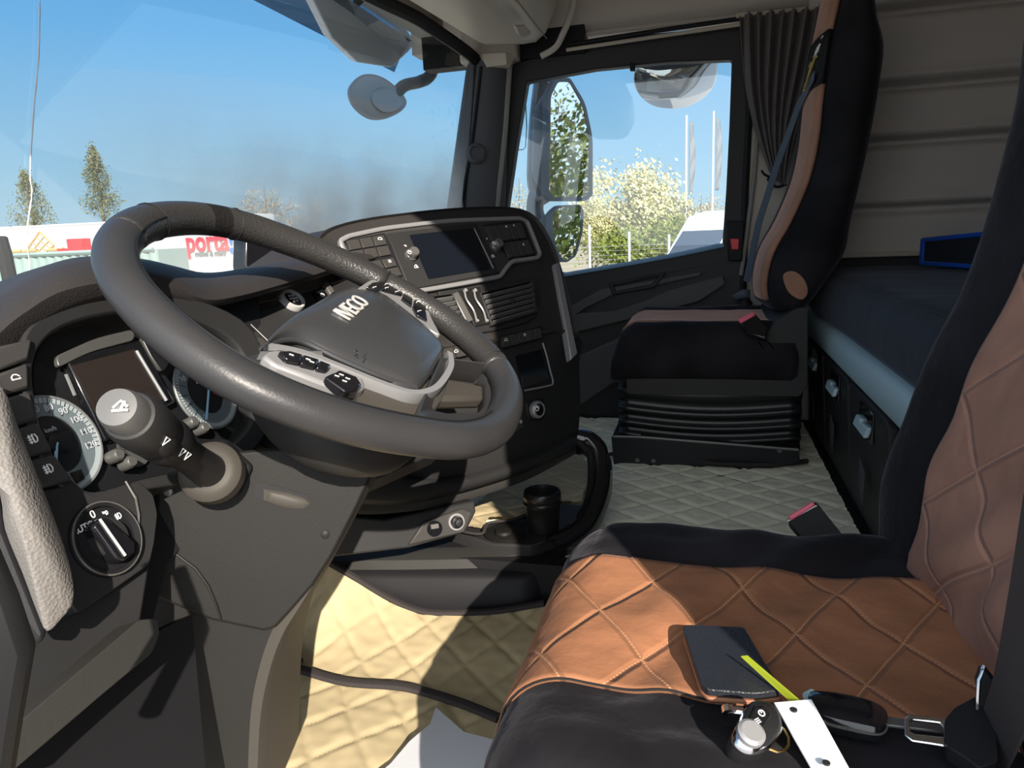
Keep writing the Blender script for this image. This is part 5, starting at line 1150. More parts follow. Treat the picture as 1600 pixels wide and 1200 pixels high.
bm = B(); loft(bm, [[Vector((x, by+.012, .425)), Vector((x, by+.022, .44)), Vector((x, by+.020, .48)), Vector((x, by+.004, .498)), Vector((x, by-.8, .498)), Vector((x, by-.8, .46)), Vector((x, by-.02, .425))] for x in (-.6, 1.112)]); mk('front_board', bm, M('bunk_rail'), bn, ang=50)
FBn = Fr((0, by-.005, .3), (0, 1, 0))
bm = B(); box2(bm, (-.6, by-.78, .118), (1.112, by-.012, .424)); mk('locker_body', bm, M('dash_dark'), bn)
for k, (xa, xb) in enumerate(((.79, 1.10), (.42, .765), (.03, .40))):
    bm = B(); q = [(xa, .125), (xb, .125), (xb, .400), (xb-.03, .412), (xa+.03, .412), (xa, .400)]
    prism(bm, [Vector((a, by+.010-.02*(b < .2), b)) for a, b in q], (0, -.02, 0)); d_ = mk('locker_door', bm, M('door_dark'), bn, bevel=.006, seg=3)
    xm = xb-.20
    bm = B(); prism(bm, [Vector((xm-.06, by+.013, .335)), Vector((xm+.06, by+.013, .335)), Vector((xm+.06, by+.013, .400)), Vector((xm-.06, by+.013, .400))], (0, -.005, 0)); mk('latch_recess', bm, M('gloss_black'), d_, bevel=.004)
    bm = B(); prism(bm, [Vector((xm-.055, by+.026, .348)), Vector((xm+.055, by+.026, .348)), Vector((xm+.055, by+.020, .370)), Vector((xm+.02, by+.020, .370)), Vector((xm+.015, by+.020, .363)), Vector((xm-.055, by+.020, .370))], (0, -.010, 0)); mk('handle', bm, M('bunk_rail'), d_, bevel=.002)
    bm = B(); prism(bm, [Vector((xm-.015, by+.0125, .19)), Vector((xm+.03, by+.0125, .23)), Vector((xm+.035, by+.0125, .28)), Vector((xm-.02, by+.0125, .26))], (0, -.002, 0)); mk('keyhole_plate', bm, M('pillar'), d_, bevel=.002)
fd = thing('document_folder', 'bright blue fabric folder standing on the bunk mattress', 'folder', A(1460, 410, 1, -.62))
b0_ = A(1432, 412, 1, -.66); bw = A(1510, 372, 1, -.66)
dx, dz = 0, 0
u_ = Vector((-.95, -.25, 0)).normalized(); o_ = A(1436, 413, 1, -.62); o_.z = .640
def fo(a, z, d=0): return o_+u_*a+Vector((0, 0, z))+Vector((.25, -.95, 0))*d
bm = B(); loft(bm, [[fo(0, 0), fo(.30, 0), fo(.30, 0, .22), fo(0, 0, .22)], [fo(0, .012), fo(.30, .012), fo(.30, .012, .22), fo(0, .012, .22)]]); mk('lower_cover', bm, M('blue_fabric'), fd, bevel=.003)
bm = B(); loft(bm, [[fo(0, .066), fo(.30, .085), fo(.30, .09, .22), fo(0, .07, .22)], [fo(0, .078), fo(.30, .097), fo(.30, .10, .22), fo(0, .08, .22)]]); mk('upper_cover', bm, M('blue_fabric'), fd, bevel=.003)
bm = B(); loft(bm, [[fo(-.004, 0), fo(.012, 0), fo(.012, 0, .22), fo(-.004, 0, .22)], [fo(-.004, .076), fo(.012, .078), fo(.012, .08, .22), fo(-.004, .08, .22)]]); mk('spine', bm, M('blue_fabric'), fd, bevel=.003)
bm = B(); loft(bm, [[fo(.012, .012, .006), fo(.29, .012, .006), fo(.29, .012, .20), fo(.012, .012, .20)], [fo(.012, .066, .006), fo(.29, .085, .006), fo(.29, .085, .20), fo(.012, .066, .20)]]); mk('contents', bm, M('fabric_black'), fd)
# ================================================================== driver seat
ds = thing('driver_seat', 'black and rust-brown quilted velour driver seat in the right foreground', 'seat', (-.65, -.05, 0))
SX0, SX1, SYF = -.93, -.372, .185
def seatz(x, y):
    """wrinkles radiating from the back corner"""
    r = 0
    q = (x+.50)*.8+(y+.28)*.75
    r += .0045*math.sin(q*60+noise.noise(Vector((x*8, y*8, 0)))*4)*math.exp(-((q-.12)/.13)**2)*(1 if y < .05 else max(0, 1-(y-.05)/.06))
    return r
cols = cushion(None, SX0, SX1, -.34, SYF, .372, .2, roll=.055, nx=70, ny=72, side=.008, dip=.012, rf=.075)
for c in cols:
    for p in c: p.z += seatz(p.x, p.y)
    for p in c:        # rounded plan at the front corners
        e_ = min(p.x-SX0, SX1-p.x); 
        if e_ < .10: p.y -= (.10-math.sqrt(max(0, .01-(.10-e_)**2)))*max(0, (p.y+.1)/(SYF+.1))*.75
mk('seat_cushion', cushion_mesh(cols, .17), M('velvet_black'), ds, ang=180)
xa, xb = -.775, -.525
sel = [[p+Vector((0, 0, .0035)) for p in c] for c in cols if xa-.004 < c[0].x < xb+.004]
for c in sel: c[-1].y += .003
sel = [c+[Vector((c[-1].x, c[-1].y+.008, c[-1].z-.03)), Vector((c[-1].x, c[-1].y+.012, c[-1].z-.09))] for c in sel]
bm = B(); g = [[bm.verts.new(p) for p in c] for c in sel]
for i in range(len(g)-1):
    for j in range(len(g[0])-1): face(bm, (g[i][j], g[i+1][j], g[i+1][j+1], g[i][j+1]))
mk('cushion_panel', bm, M('seat_brown'), ds, solid=.005, ang=180, label='rust-brown quilted centre panel')
for c in (sel[0], sel[-1]):
    bm = B(); tube(bm, [p+Vector((0, 0, .001)) for p in c[4:]], .0016, 5, ref=(1, 0, 0)); mk('piping', bm, M('rubber'), ds)
bm = B(); box2(bm, (-.88, -.33, .02), (-.42, .06, .19)); mk('seat_base', bm, M('metal_dark'), ds, bevel=.01)
# backrest
sil = [(-.243, .20), (-.232, .339), (-.228, .423), (-.238, .478), (-.251, .523), (-.275, .617), (-.305, .698), (-.330, .813), (-.342, .914), (-.340, .991), (-.335, 1.08), (-.340, 1.2)]
yc = cat([Vector((0, a, b)) for a, b in sil], 5); secs = []; NB = len(yc)
prof = [(-.362, -.075), (-.352, -.030), (-.362, -.006), (-.385, 0), (-.43, -.006), (-.495, -.024), (-.56, -.034), (-.65, -.040), (-.735, -.034), (-.795, -.022), (-.86, -.004), (-.905, 0), (-.93, -.012), (-.945, -.04), (-.94, -.085), (-.90, -.115), (-.65, -.125), (-.40, -.115)]
for k, p in enumerate(yc):
    t = max(0, (p.z-.95)/.25); w_ = 1-.25*min(1, t)
    row = []
    for x, dy in prof:
        n1 = .004*noise.noise(Vector((x*10, p.z*9, 4)))
        wr = .005*math.sin((p.z*1.2+x*.9)*45+3*noise.noise(Vector((x*6, p.z*6, 0))))*math.exp(-((p.z-.42)/.12)**2) if -.80 < x < -.48 else 0
        row.append(Vector((-.65+(x+.65)*w_, p.y+dy+n1+wr, p.z)))
    secs.append(row)
bm = B(); loft(bm, secs); mk('backrest', bm, M('velvet_black'), ds, ang=180, sub=2)
bm = B(); rows = []
for k, p in enumerate(yc):
    if p.z < .33 or p.z > 1.16: continue
    row = []
    for j in range(25):
        x = -.482-.316*j/24
        # interpolate the profile depth
        for a, b in zip(prof, prof[1:]):
            if b[0] <= x <= a[0]: dy = a[1]+(b[1]-a[1])*(a[0]-x)/(a[0]-b[0]); break
        n1 = .004*noise.noise(Vector((x*10, p.z*9, 4)))
        wr = .006*math.sin((p.z*1.2+x*.9)*45+3*noise.noise(Vector((x*6, p.z*6, 0))))*math.exp(-((p.z-.42)/.12)**2)
        edge_ = -.004 if j in (0, 24) else 0
        row.append(bm.verts.new((x, p.y+dy+n1+wr+.009+edge_*2, p.z)))
    rows.append(row)
for i in range(len(rows)-1):
    for j in range(24): face(bm, (rows[i][j], rows[i+1][j], rows[i+1][j+1], rows[i][j+1]))
e0_ = [v[0].co.copy() for v in rows]; e1_ = [v[24].co.copy() for v in rows]
mk('backrest_panel', bm, M('back_brown'), ds, solid=.006, ang=180, label='rust-brown quilted backrest panel')
for e_ in (e0_, e1_):
    bm = B(); tube(bm, [p+Vector((0, .002, 0)) for p in e_], .0018, 5, ref=(0, 1, 0)); mk('piping', bm, M('rubber'), ds)
# buckle on the far side of the driver seat
bk2 = thing('belt_buckle', 'black belt buckle with red release button behind the driver cushion', 'buckle', A(1290, 850, 0, -.33))
FQ = Fr(A(1270, 815, 0, -.335), (-.80, .15, .58))
bm = B(); slab(bm, FQ, [(v.x, v.y) for v in fil([Vector((x, y, 0)) for x, y in [(1229, 812), (1275, 783), (1300, 815), (1345, 870), (1300, 880), (1262, 850)]], .12, 3)], 0, .035); mk('body', bm, M('rubber'), bk2, bevel=.004, seg=3)
bm = B(); slab(bm, FQ, [(1231, 806), (1270, 783), (1274, 789), (1236, 813)], .005, .02); mk('button', bm, M('pink'), bk2, bevel=.002, label='red release button')
bm = B(); tube(bm, [FQ.px(1230, 815, .002), FQ.px(1276, 790, .002)], .0012, 5); mk('edge_line', bm, M('silver'), bk2)
bm = B(); tube(bm, cat([FQ.px(1310, 850, -.01), FQ.px(1350, 900, -.02), Vector((-.34, -.29, .16))], 5), .014, 10); mk('stem', bm, M('rubber'), bk2)
# ------------------------------------------------------------------ things on the seat
sz = .372
def S(x, y, z=sz): return A(x, y, 2, z)
wl = thing('wallet', 'black folded leather wallet lying on the rust-brown seat panel', 'wallet', S(1140, 1050))
wp = [S(1064, 986, .382), S(1163, 991, .384), S(1172, 1012, .384), S(1198, 1055, .384), S(1224, 1090, .384), S(1180, 1096, .384), S(1106, 1090, .384), S(1094, 1078, .384)]
bm = B(); prism(bm, fil(wp, .2, 3), (0, 0, -.004)); mk('lower_flap', bm, M('wallet_back'), wl, bevel=.001)
bm = B(); prism(bm, [p+Vector((0, 0, .008)) for p in fil(wp, .2, 3)], (0, 0, -.0065)); mk('upper_flap', bm, M('wallet'), wl, bevel=.0025, seg=3)
bm = B(); tube(bm, [p+Vector((0, 0, .0085)) for p in cat([S(1168, 1004, .383), S(1195, 1052, .383), S(1218, 1086, .383)], 4)], .0008, 4); mk('stitching', bm, M('binding'), wl)
# yellow strip
yt = thing('paper_tag_strip', 'narrow yellow-green printed strip propped between wallet and key tag', 'tag', S(1200, 1060))
a, b, c, d = S(1158, 1025, .405), S(1168, 1024, .410), S(1250, 1094, .400), S(1238, 1098, .392)
bm = B(); prism(bm, [a, b, c, d], (0, 0, -.001)); mk('strip', bm, M('yellow_paper'), yt, smooth=False)
bm = B(); uu = ((d-a)).normalized(); nn_ = uu.cross((b-a)).normalized(); nn_ = nn_ if nn_.z > 0 else -nn_; vv_ = nn_.cross(uu)
text_bm(bm, '5017 2386 IL 044', (a+b+c+d)/4+nn_*.0006, uu, vv_, .0065, .0001); mk('printing', bm, M('dial_dark'), yt, smooth=False)
# round key fob
FK_ = Fr(S(1190, 1135, .398), (-.35, -.25, .9), up=(.75, .66, 0))
kf = thing('key_fob', 'silver and black car key fob lying at the near edge of the seat', 'key', S(1185, 1160))
kc = [(1150, 1135), (1166, 1105), (1180, 1095), (1203, 1098), (1218, 1115), (1222, 1140), (1210, 1160), (1195, 1175), (1170, 1178), (1150, 1165), (1145, 1150)]
bm = B(); dome(bm, cat(FK_.P(kc, .004), 4, True), FK_.n, .006, .020, steps=6, p=5); mk('shell', bm, M('metal_dark'), kf, ang=60)
bm = B(); ring(bm, cat(FK_.P([(1170+(x-1183)*.75+13*1, 1136+(y-1137)*.75) for x, y in kc], .008), 4, True), cat(FK_.P(kc, .005), 4, True), -FK_.n*.004); mk('rim', bm, M('chrome'), kf, ang=60)
bm = B(); slab(bm, FK_, [(1168, 1128), (1180, 1104), (1196, 1103), (1206, 1116), (1192, 1138), (1178, 1140)], .012, .004); mk('key_face', bm, M('gloss_black'), kf, bevel=.001)
bm = B(); lathe(bm, FK_.px(1172, 1148, .008), FK_.n, [(.0105, 0), (.0105, .004), (.008, .006), (0, .006)], 28); mk('round_button', bm, M('silver'), kf)
bm = B(); glyph(bm, FK_, 1190, 1114, .006, 'ring', .0125); glyph(bm, FK_, 1184, 1126, .005, 'bars', .0125); mk('symbols', bm, M('icon'), kf)
bm = B(); tube(bm, [FK_.px(1138, 1109, .0), FK_.px(1160, 1112, .0)], .0035, 8); tube(bm, [FK_.px(1136, 1104, .0), FK_.px(1138, 1114, .0)], .0045, 8); mk('ring_post', bm, M('chrome'), kf)
bm = B(); tube(bm, [FK_.px(1208, 1150, .0)+(FK_.u*math.cos(k*.5236)*.012+FK_.v*math.sin(k*.5236)*.012) for k in range(12)], .0012, 5, closed=True, ref=FK_.n); mk('key_ring', bm, mat('brass', (.7, .5, .2), .25, 1), kf)
# white tag
wt = thing('key_tag', 'long white plastic key tag beside the fob', 'tag', S(1270, 1160))
tg = [S(1209, 1097, .400), S(1268, 1092, .402), S(1330, 1205, .392), S(1345, 1240, .388), S(1290, 1245, .386), S(1265, 1195, .388)]
bm = B(); prism(bm, tg, (0, 0, -.002)); mk('tag_plate', bm, M('paper'), wt, bevel=.0005)
for x, y in ((1240, 1110), (1291, 1193)):
    bm = B(); lathe(bm, S(x, y, .3985 if x < 1260 else .3925), (0, 0, 1), [(.0028, 0), (.0028, .0012), (0, .0012)], 14); mk('eyelet', bm, M('dial_dark'), wt)
# flip key
rk = thing('flip_key', 'black folding remote key with a grey metal blade', 'key', S(1330, 1120))
rp_ = cat([S(x, y, .392) for x, y in ((1263, 1086), (1276, 1079), (1320, 1084), (1365, 1096), (1384, 1110), (1386, 1128), (1372, 1137), (1330, 1130), (1285, 1118), (1268, 1104))], 4, True)
bm = B(); dome(bm, rp_, (0, 0, 1), .004, .013, steps=6, p=4); mk('body', bm, M('gloss_black'), rk, ang=60)
bm = B(); tube(bm, [p-Vector((0, 0, .006)) for p in rp_], .0010, 5, closed=True); mk('edge_line', bm, M('satin'), rk)
bm = B(); lathe(bm, S(1268, 1086, .386), (-.6, .6, 0), [(.0045, -.002), (.0045, .006), (0, .006)], 14); mk('key_cap', bm, M('bunk_rail'), rk)
bm = B(); prism(bm, [S(1384, 1118, .388), S(1476, 1133, .390), S(1478, 1143, .390), S(1386, 1132, .388)], (0, 0, -.0025)); mk('blade', bm, M('satin'), rk, bevel=.0006)
# belt tongue
bt_ = thing('belt_tongue', 'seat belt tongue with metal loop and black grip at the lower right', 'buckle', S(1500, 1150, .385))
FTg = Fr(S(1470, 1140, .400), (-.30, .05, .95), up=(.7, .7, 0))
bm = B(); o1 = [(1413, 1122), (1420, 1115), (1478, 1122), (1490, 1135), (1500, 1165), (1480, 1166), (1425, 1158), (1413, 1148)]; i1 = [(1421, 1128), (1426, 1124), (1468, 1129), (1474, 1136), (1476, 1150), (1466, 1150), (1430, 1146), (1422, 1142)]
ring(bm, FTg.P(i1), FTg.P(o1), -FTg.n*.003); mk('metal_loop', bm, M('chrome'), bt_, bevel=.001)
bm = B(); slab(bm, FTg, [(v.x, v.y) for v in fil([Vector((x, y, 0)) for x, y in [(1476, 1124), (1492, 1105), (1530, 1085), (1556, 1110), (1560, 1190), (1530, 1200), (1510, 1185), (1480, 1166)]], .2, 3)], .006, .016); mk('grip', bm, M('rubber'), bt_, bevel=.004, seg=3)
FT3 = Fr(A(1550, 1100, 0, -.80), (-.85, -.5, .1))
bm = B(); pl = [(1529, 1062), (1536, 1042), (1572, 1085), (1576, 1095), (1556, 1158), (1545, 1185), (1540, 1140)]; slab(bm, FT3, pl, 0, .004); mk('plate', bm, M('dash'), bt_, bevel=.001)
bm = B(); tube(bm, FT3.P([(1528, 1108), (1529, 1062), (1536, 1042), (1574, 1088), (1568, 1115), (1552, 1165)], .001), .0016, 6); mk('chrome_edge', bm, M('chrome'), bt_)
bm = B(); sweep(bm, cat([A(1545, 1180, 0, -.80), A(1580, 1090, 0, -.86), A(1610, 960, 0, -.90), A(1640, 800, 0, -.93)], 6), [(-.02, -.001), (.02, -.001), (.02, .001), (-.02, .001)], ref=(-.3, .9, .2)); mk('strap', bm, M('binding'), bt_)
# ================================================================== outside the cab
G = -1.55
bm = B(); box2(bm, (-90, -120, G-.3), (160, 160, G)); mk('ground', bm, M('ground'), kind='structure', smooth=False)
bm = B(); box2(bm, (-40, -60, G), (9, 60, G+.02)); mk('ground', bm, M('asphalt'), kind='structure', smooth=False)
def leaves(bm, pts, size, rnd):
    for p in pts:
        a = Vector((rnd.gauss(0, 1), rnd.gauss(0, 1), rnd.gauss(0, 1))).normalized(); b = a.orthogonal().normalized(); s = size*rnd.uniform(.6, 1.4)
        c = a.cross(b)
        vs = [bm.verts.new(p+b*s), bm.verts.new(p+c*s*.6), bm.verts.new(p-b*s), bm.verts.new(p-c*s*.6)]; face(bm, vs)
def tree(name, label, cat_, px_, ytop, ybot, wpx, dist, mt, n=1800, kind='round', group=None, seed=1, size=None):
    rnd = random.Random(seed); base = W(px_, ybot, dist); top = W(px_, ytop, dist); g = Vector((base.x, base.y, min(G, base.z)))
    H = top.z-g.z; Wd = wpx/FPX*dist/2; root = thing(name, label, cat_, g, group)
    bm = B(); h0 = base.z-g.z
    tube(bm, [g, g+Vector((.1, .1, H*.4)), g+Vector((0, 0, H*.93))], .02*H, 6, ref=(1, 0, 0), scales=[1, .7, .15])
    for k in range(14):
        z = H*rnd.uniform(.35, .85) if kind != 'round' else H*rnd.uniform(.1, .6); a = rnd.uniform(0, 6.28); L = Wd*rnd.uniform(.4, .8)*(1-z/H if kind == 'cone' else .8)
        tube(bm, [g+Vector((0, 0, z)), g+Vector((math.cos(a)*L, math.sin(a)*L, z+L*.8))], .006*H, 4, scales=[1, .3])
    mk('trunk', bm, M('bark'), root)
    pts = []
    clumps = []
    for k in range(46):
        if kind == 'cone':
            z = rnd.uniform(.0, 1)**.9; r_ = Wd*(1-z)**.75*rnd.uniform(.25, 1); a = rnd.uniform(0, 6.28); clumps.append((Vector((math.cos(a)*r_, math.sin(a)*r_, h0+(H-h0)*z)), Wd*.26*(1.15-z)+.02))
        else:
            a = rnd.uniform(0, 6.28); e_ = rnd.uniform(-.6, 1); q = rnd.uniform(.3, .9); r_ = Wd*q*math.sqrt(max(0, 1-e_*e_*.8)); clumps.append((Vector((math.cos(a)*r_, math.sin(a)*r_, h0*.35+(H-h0*.35)*(.48+.46*e_*q))), Wd*.27))
    for _ in range(n):
        c_, s = rnd.choice(clumps); pts.append(g+c_+Vector((rnd.gauss(0, s*.5), rnd.gauss(0, s*.5), rnd.gauss(0, s*.5))))
    if kind == 'cone':
        pts = []
        lim = [(rnd.uniform(0, 6.28), rnd.uniform(0, .92), rnd.uniform(.75, 1.15)) for _ in range(70)]
        for _ in range(n):
            a, z, k = rnd.choice(lim); q = rnd.random()**.7; L = Wd*(1-z)**.8*k*q
            pts.append(g+Vector((math.cos(a)*L+rnd.gauss(0, .12*Wd*(1-z*.8)), math.sin(a)*L+rnd.gauss(0, .12*Wd*(1-z*.8)), h0+(H-h0)*z+L*.45+rnd.gauss(0, .03*H))))
        for _ in range(n//12):
            z = rnd.uniform(.8, 1.0); pts.append(g+Vector((rnd.gauss(0, .02*H*(1.05-z)), rnd.gauss(0, .02*H*(1.05-z)), h0+(H-h0)*z)))
    bm = B(); leaves(bm, pts, size or max(.03, Wd*.032), rnd); mk('crown', bm, M(mt), root, smooth=False)
    return root
GT = 'trees beyond the trailers'
tree('tree', 'smaller pointed olive tree at the far left above the trailer', 'tree', 55, 268, 362, 66, 60, 'leaf_conifer', 3600, 'cone', GT, 3, .08)
tree('tree', 'tall pointed olive tree seen through the windshield above the wheel rim', 'tree', 163, 230, 350, 66, 56, 'leaf_conifer', 4400, 'cone', GT, 4, .08)
tree('tree', 'round bare brownish tree right of the wheel top, behind dusty glass', 'tree', 420, 282, 360, 95, 60, 'leaf_brown', 2200, 'round', GT, 5)
tree('tree', 'lower round brownish tree nearest the windshield pillar', 'tree', 490, 305, 365, 75, 62, 'leaf_brown', 1800, 'round', GT, 6)
GB = 'bushes beyond the fence'
tree('blossom_bush', 'large cream blossoming bush filling the passenger window', 'bush', 985, 248, 398, 185, 30, 'leaf_blossom', 11000, 'round', GB, 7)
tree('blossom_bush', 'lower cream bush directly behind the wing mirror', 'bush', 925, 285, 392, 90, 29, 'leaf_blossom', 4000, 'round', GB, 17)
tree('bush', 'tan leafless bush at the front corner of the passenger window', 'bush', 815, 268, 385, 90, 34, 'leaf_brown', 1500, 'round', GB, 8)
tree('bush', 'yellow-green bush between the cream bush and the parked van', 'bush', 1060, 312, 396, 90, 29, 'leaf_green', 4500, 'round', GB, 9)
tree('bush', 'low olive bush in front of the cream bush', 'bush', 1000, 345, 402, 190, 27, 'leaf_green', 4500, 'round', GB, 10)
tree('bush', 'brown scrub behind the flagpoles', 'bush', 1095, 296, 385, 110, 36, 'leaf_brown', 4000, 'round', GB, 11)
tree('bush', 'brown scrub at the rear edge of the passenger window', 'bush', 1150, 305, 380, 70, 38, 'leaf_brown', 1400, 'round', GB, 12)
# trees behind on the passenger side, seen in the wing mirror
for k, (x, y, h, m_) in enumerate(((4.2, -20, 7, 'leaf_green'), (8.5, -23, 7.5, 'leaf_green'), (3, -31, 8, 'leaf_brown'), (13, -20, 6, 'leaf_green'), (9, -36, 10, 'leaf_brown'))):
    g = Vector((x, y, G)); rnd = random.Random(k+40); root = thing('roadside_tree', ('green tree nearest the truck, in the left of the wing mirror reflection', 'green tree in the middle of the wing mirror reflection', 'brownish tree far behind the truck, reflected at the left of the wing mirror', 'low green tree farthest out to the side, reflected in the wing mirror', 'tallest brownish tree at the back of the wing mirror reflection')[k], 'tree', g, 'trees reflected in the wing mirror')
    bm = B(); tube(bm, [g, g+Vector((0, 0, h*.9))], .16, 6, ref=(1, 0, 0), scales=[1, .2]); mk('trunk', bm, M('bark'), root)
    bm = B(); leaves(bm, [g+Vector((rnd.gauss(0, h*.2), rnd.gauss(0, h*.2), h*rnd.triangular(0, 1, .35))) for _ in range(4200)], .12, rnd); mk('crown', bm, M(m_), root, smooth=False)
# flag poles
for k, (x, yt, lab) in enumerate(((1074, 186, 'white flagpole in front, left of the other one'), (1115, 180, 'white flagpole at the right with its flag furled'))):
    b_ = W(x-3, 372, 30); t_ = W(x, yt, 30); root = thing('flagpole', lab, 'flagpole', (b_.x, b_.y, G), 'flagpoles')
    bm = B(); tube(bm, [Vector((b_.x, b_.y, G)), Vector((b_.x, b_.y, t_.z))], .055, 8, ref=(1, 0, 0), scales=[1, .8]); mk('pole', bm, M('pole_white'), root)
    bm = B()
    def fl(u, v, b_=b_, t_=t_): return Vector((b_.x+.1+u*.12+.04*math.sin(v*20+u*5), b_.y-.12-u*.25*(.5+.5*math.sin(v*3.1)), t_.z-.25-v*2.9))
    gridsurf(bm, fl, 5, 20); mk('flag', bm, M('porta_grey'), root, solid=.01)
# fence
fp = [(921, 352, 420), (983, 362, 408), (1045, 366, 402)]
fr_ = thing('wire_fence', 'thin wire fence with grey posts in front of the bushes', 'fence', (W(983, 405, 25).x, W(983, 405, 25).y, G))
ends = []
for x, y0, y1 in fp:
    q = W(x, 380, 24.5); ends.append(q); bm = B(); tube(bm, [Vector((q.x, q.y, G)), Vector((q.x, q.y, W(x, y0, 24.5).z))], .05, 6, ref=(1, 0, 0)); mk('fence_post', bm, M('pole_white'), fr_)
bm = B()
a, b = ends[0]+(ends[0]-ends[2])*.8, ends[2]+(ends[2]-ends[0])*1.2
for k in range(12): tube(bm, [Vector((a.x, a.y, G+.12+k*.15)), Vector((b.x, b.y, G+.12+k*.15))], .006, 4)
mk('wire_mesh', bm, M('steel_grey'), fr_)
# white van
vb = W(1095, 392, 21); van = thing('van', 'white high-roof van parked beyond the passenger window', 'van', (vb.x, vb.y, G))
dirv = Vector((.80, -.60, 0)).normalized(); sdv = Vector((-dirv.y, dirv.x, 0))    # nose points towards the lower left
def vp(a, b, z): q = Vector((vb.x, vb.y, G))+dirv*a+sdv*b; q.z = G+z; return q
prof = [(-1.6, .35), (-1.7, .9), (-1.45, 1.25), (-.55, 1.45), (.15, 2.2), (.55, 2.62), (1.3, 2.78), (4.4, 2.78), (4.5, .35)]
bm = B(); loft(bm, [[vp(a, b*(1-.06*(z > 1.4)), z) for a, z in prof] for b in (-1.0, -.85, .85, 1.0)]); mk('body', bm, M('white_paint'), van, bevel=.06, ang=50)
bm = B(); prism(bm, [vp(-.50, -.82, 1.50), vp(-.50, .82, 1.50), vp(.16, .80, 2.18), vp(.16, -.80, 2.18)], Vector((-.02, 0, .02))); mk('windshield', bm, M('windscreen_dark'), van)
bm = B(); prism(bm, [vp(-.1, 1.0, 1.45), vp(.9, 1.0, 1.45), vp(.9, .96, 2.1), vp(.35, .96, 2.1)], sdv*.02); prism(bm, [vp(-.1, -1.0, 1.45), vp(.9, -1.0, 1.45), vp(.9, -.96, 2.1), vp(.35, -.96, 2.1)], -sdv*.02); mk('side_window', bm, M('windscreen_dark'), van)
for a in (-.8, 3.2):
    for b in (-.98, .98):
        bm = B(); lathe(bm, vp(a, b, .35), sdv*(1 if b > 0 else -1), [(.35, -.1), (.35, .06), (.2, .07), (0, .05)], 20); mk('wheel', bm, M('tyre'), van)
# trailers to the left
def trailer(label, pl, pr, dl, dr, ztop, zbot, group, name='semi_trailer'):
    a = W(*pl, dl); b = W(*pr, dr); a.z = b.z = 0; d = (b-a).normalized(); n = Vector((-d.y, d.x, 0)); n = n if n.dot(a-CAM) > 0 else -n
    root = thing(name, label, 'trailer', ((a.x+b.x)/2, (a.y+b.y)/2, G), group)
    zt = lambda p, dist: W(p[0], p[1], dist).z
    ta = Vector((a.x, a.y, zt(pl, dl))); tb = Vector((b.x, b.y, zt(pr, dr))); ztt = (ta.z+tb.z)/2; ta.z = ztt; tb.z = ztt
    bm = B(); ba = Vector((a.x, a.y, G+1.05)); bb = Vector((b.x, b.y, G+1.05))
    loft(bm, [[ta, tb, tb+n*2.5, ta+n*2.5], [ba, bb, bb+n*2.5, ba+n*2.5]]); mk('cargo_box', bm, M('trailer_white'), root, bevel=.04)
    bm = B(); tube(bm, [ta-n*.02, tb-n*.02], .07, 4); tube(bm, [ba-n*.02, bb-n*.02], .07, 4); mk('edge_rail', bm, M('paper'), root)
    L = (b-a).length
    for k in (.2, .28, .36):
        q = Vector((a.x, a.y, G+.5))+d*L*k; bm = B(); lathe(bm, q, -n, [(.5, -.3), (.5, 0), (.28, .02), (0, 0)], 20); mk('wheel', bm, M('tyre'), root)
    return root, ta, tb, ba, d, n
trailer('long white box trailer above the corrugated container at far left', (-260, 372), (166, 346), 47, 44, 0, 0, 'parked box trailers')
tr, ta, tb, ba, d_, n_ = trailer('white box trailer lettered in red, seen through the steering wheel', (172, 346), (370, 336), 41, 36, 0, 0, 'parked box trailers')
# lettering on the trailer
up_ = Vector((0, 0, 1))
def at_plane(x, y, p, n): dd = ray(x, y); return CAM+dd*((p-CAM).dot(n)/dd.dot(n))
q0 = at_plane(294, 390, tb, n_); q1 = at_plane(358, 384, tb, n_); s_ = (q1-q0).length
bm = B(); text_bm(bm, 'porta', (q0+q1)/2-n_*.06+up_*.30, d_, up_, s_*.47, .01, bold=.035); mk('lettering', bm, M('porta_red'), tr, smooth=False)
q = at_plane(362, 376, tb, n_); bm = B(); text_bm(bm, '!', q-n_*.06+up_*.0, d_, up_, s_*.62, .01, bold=.04); mk('lettering', bm, M('porta_blue'), tr, smooth=False, label='blue exclamation mark')
q = at_plane(330, 396, tb, n_); bm = B(); text_bm(bm, 'möbel & mehr', q-n_*.06, d_, up_, s_*.13, .01, bold=.006); mk('lettering', bm, M('porta_grey'), tr, smooth=False, label='small grey lettering')
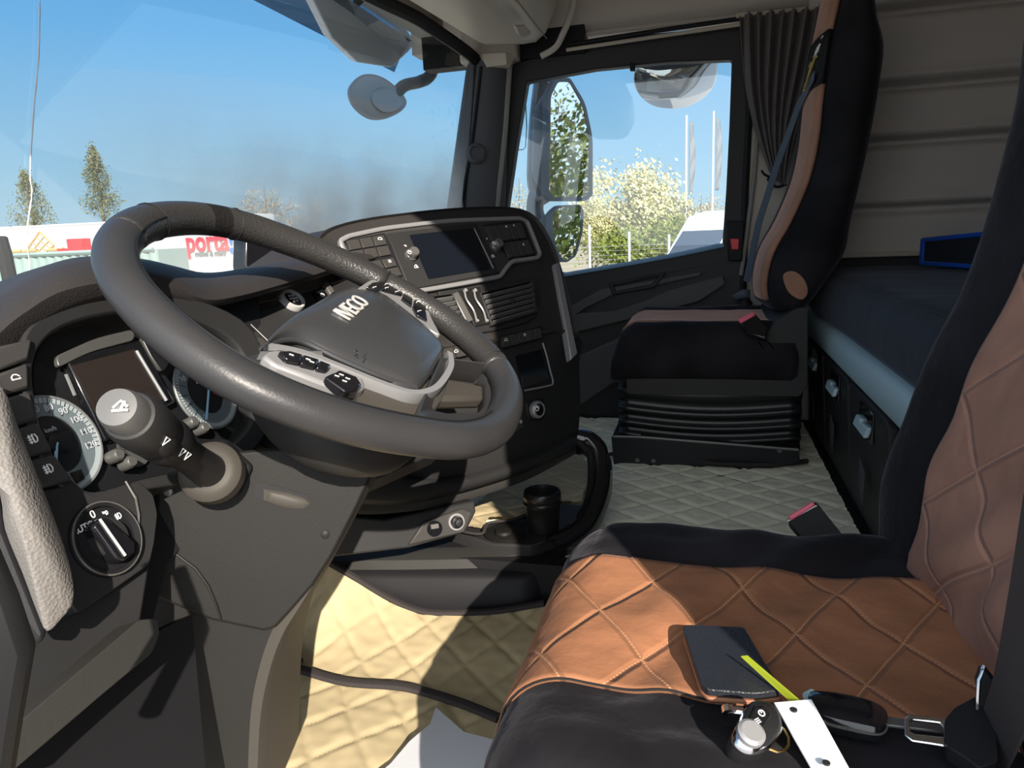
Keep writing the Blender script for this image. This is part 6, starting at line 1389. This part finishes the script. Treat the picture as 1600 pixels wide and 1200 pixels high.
# corrugated container in front
ca, cb = W(-160, 412, 21), W(240, 389, 19); zc = (W(8, 401, 20.3).z+W(290, 386, 19).z)/2; dC = (cb-ca); dC.z = 0; LC = dC.length; dC.normalize(); nC = Vector((-dC.y, dC.x, 0)); nC = nC if nC.dot(ca-CAM) > 0 else -nC
ctn = thing('container', 'pale green corrugated shipping container behind the dash at left', 'container', (ca.x, ca.y, G))
bm = B(); N = int(LC/.14); f_ = []; 
for i in range(N+1):
    o = .06 if i % 2 else 0; o2 = o
    for k in (0, .5): f_.append(Vector((ca.x, ca.y, 0))+dC*((i+k)*LC/N)+nC*o)
lo = [v+Vector((0, 0, G)) for v in f_]; hi = [v+Vector((0, 0, zc)) for v in f_]
back = Vector(nC)*1.2
loft(bm, [hi+[hi[-1]+back, hi[0]+back], lo+[lo[-1]+back, lo[0]+back]]); mk('corrugated_body', bm, M('container'), ctn, smooth=False)
bm = B(); a0 = Vector((ca.x, ca.y, zc)); tube(bm, [a0-nC*.03, a0+dC*LC-nC*.03], .06, 4); tube(bm, [Vector((a0.x, a0.y, G+.1)), Vector((a0.x, a0.y, G+.1))+dC*LC], .06, 4); mk('top_rail', bm, M('container'), ctn, smooth=False)
# things lying on the container
def onc(x, y): dd = ray(x, y); return CAM+dd*((a0+nC*.5-CAM).dot(nC)/dd.dot(nC))
q = onc(64, 394); q.z = zc+.06; fr2 = thing('steel_frame', 'grey lattice steel frame standing tilted on the container', 'frame', q)
bm = B(); c4 = [onc(44, 388), onc(62, 362), onc(84, 384), onc(68, 396)]
for i in range(4): tube(bm, [c4[i], c4[(i+1) % 4]], .03, 5)
for t in (.33, .66): tube(bm, [c4[0].lerp(c4[1], t), c4[3].lerp(c4[2], t)], .022, 5); tube(bm, [c4[1].lerp(c4[2], t), c4[0].lerp(c4[3], t)], .022, 5)
mk('lattice', bm, M('wood_timber'), fr2)
bm = B()
q = onc(125, 390); q.z = zc+.07; box(bm, q+Vector((0, 0, .17)), (.35, .5, .3)); box(bm, q, (.7, .9, .12)); mk('crate', bm, M('red'), loc=q, label='red box lying on the container by the wheel rim', cat_='box', bevel=.01)
for k, (x0, x1, lab) in enumerate(((20, 34, 'short timber piece at the left end of the container'), (36, 58, 'timber under the lattice frame on the container'), (78, 100, 'timber piece between the lattice frame and the red box'))):
    bm = B(); p0, p1 = onc(x0, 392), onc(x1, 391); p0.z = p1.z = zc+.10; tube(bm, [p0, p1], .07, 6); mk('timber', bm, M('wood_timber'), label=lab, cat_='timber', group='timber on the container')
# black post left
b0 = W(4, 402, 10); bm = B(); tube(bm, [W(0, 372, 8), W(8, 400, 8), W(22, 470, 8), Vector((W(30, 520, 8).x, W(30, 520, 8).y, G))], .075, 8, ref=(1, 0, 0)); mk('pipe_post', bm, M('rubber'), label='dark bent pipe post outside at the left edge', cat_='post')
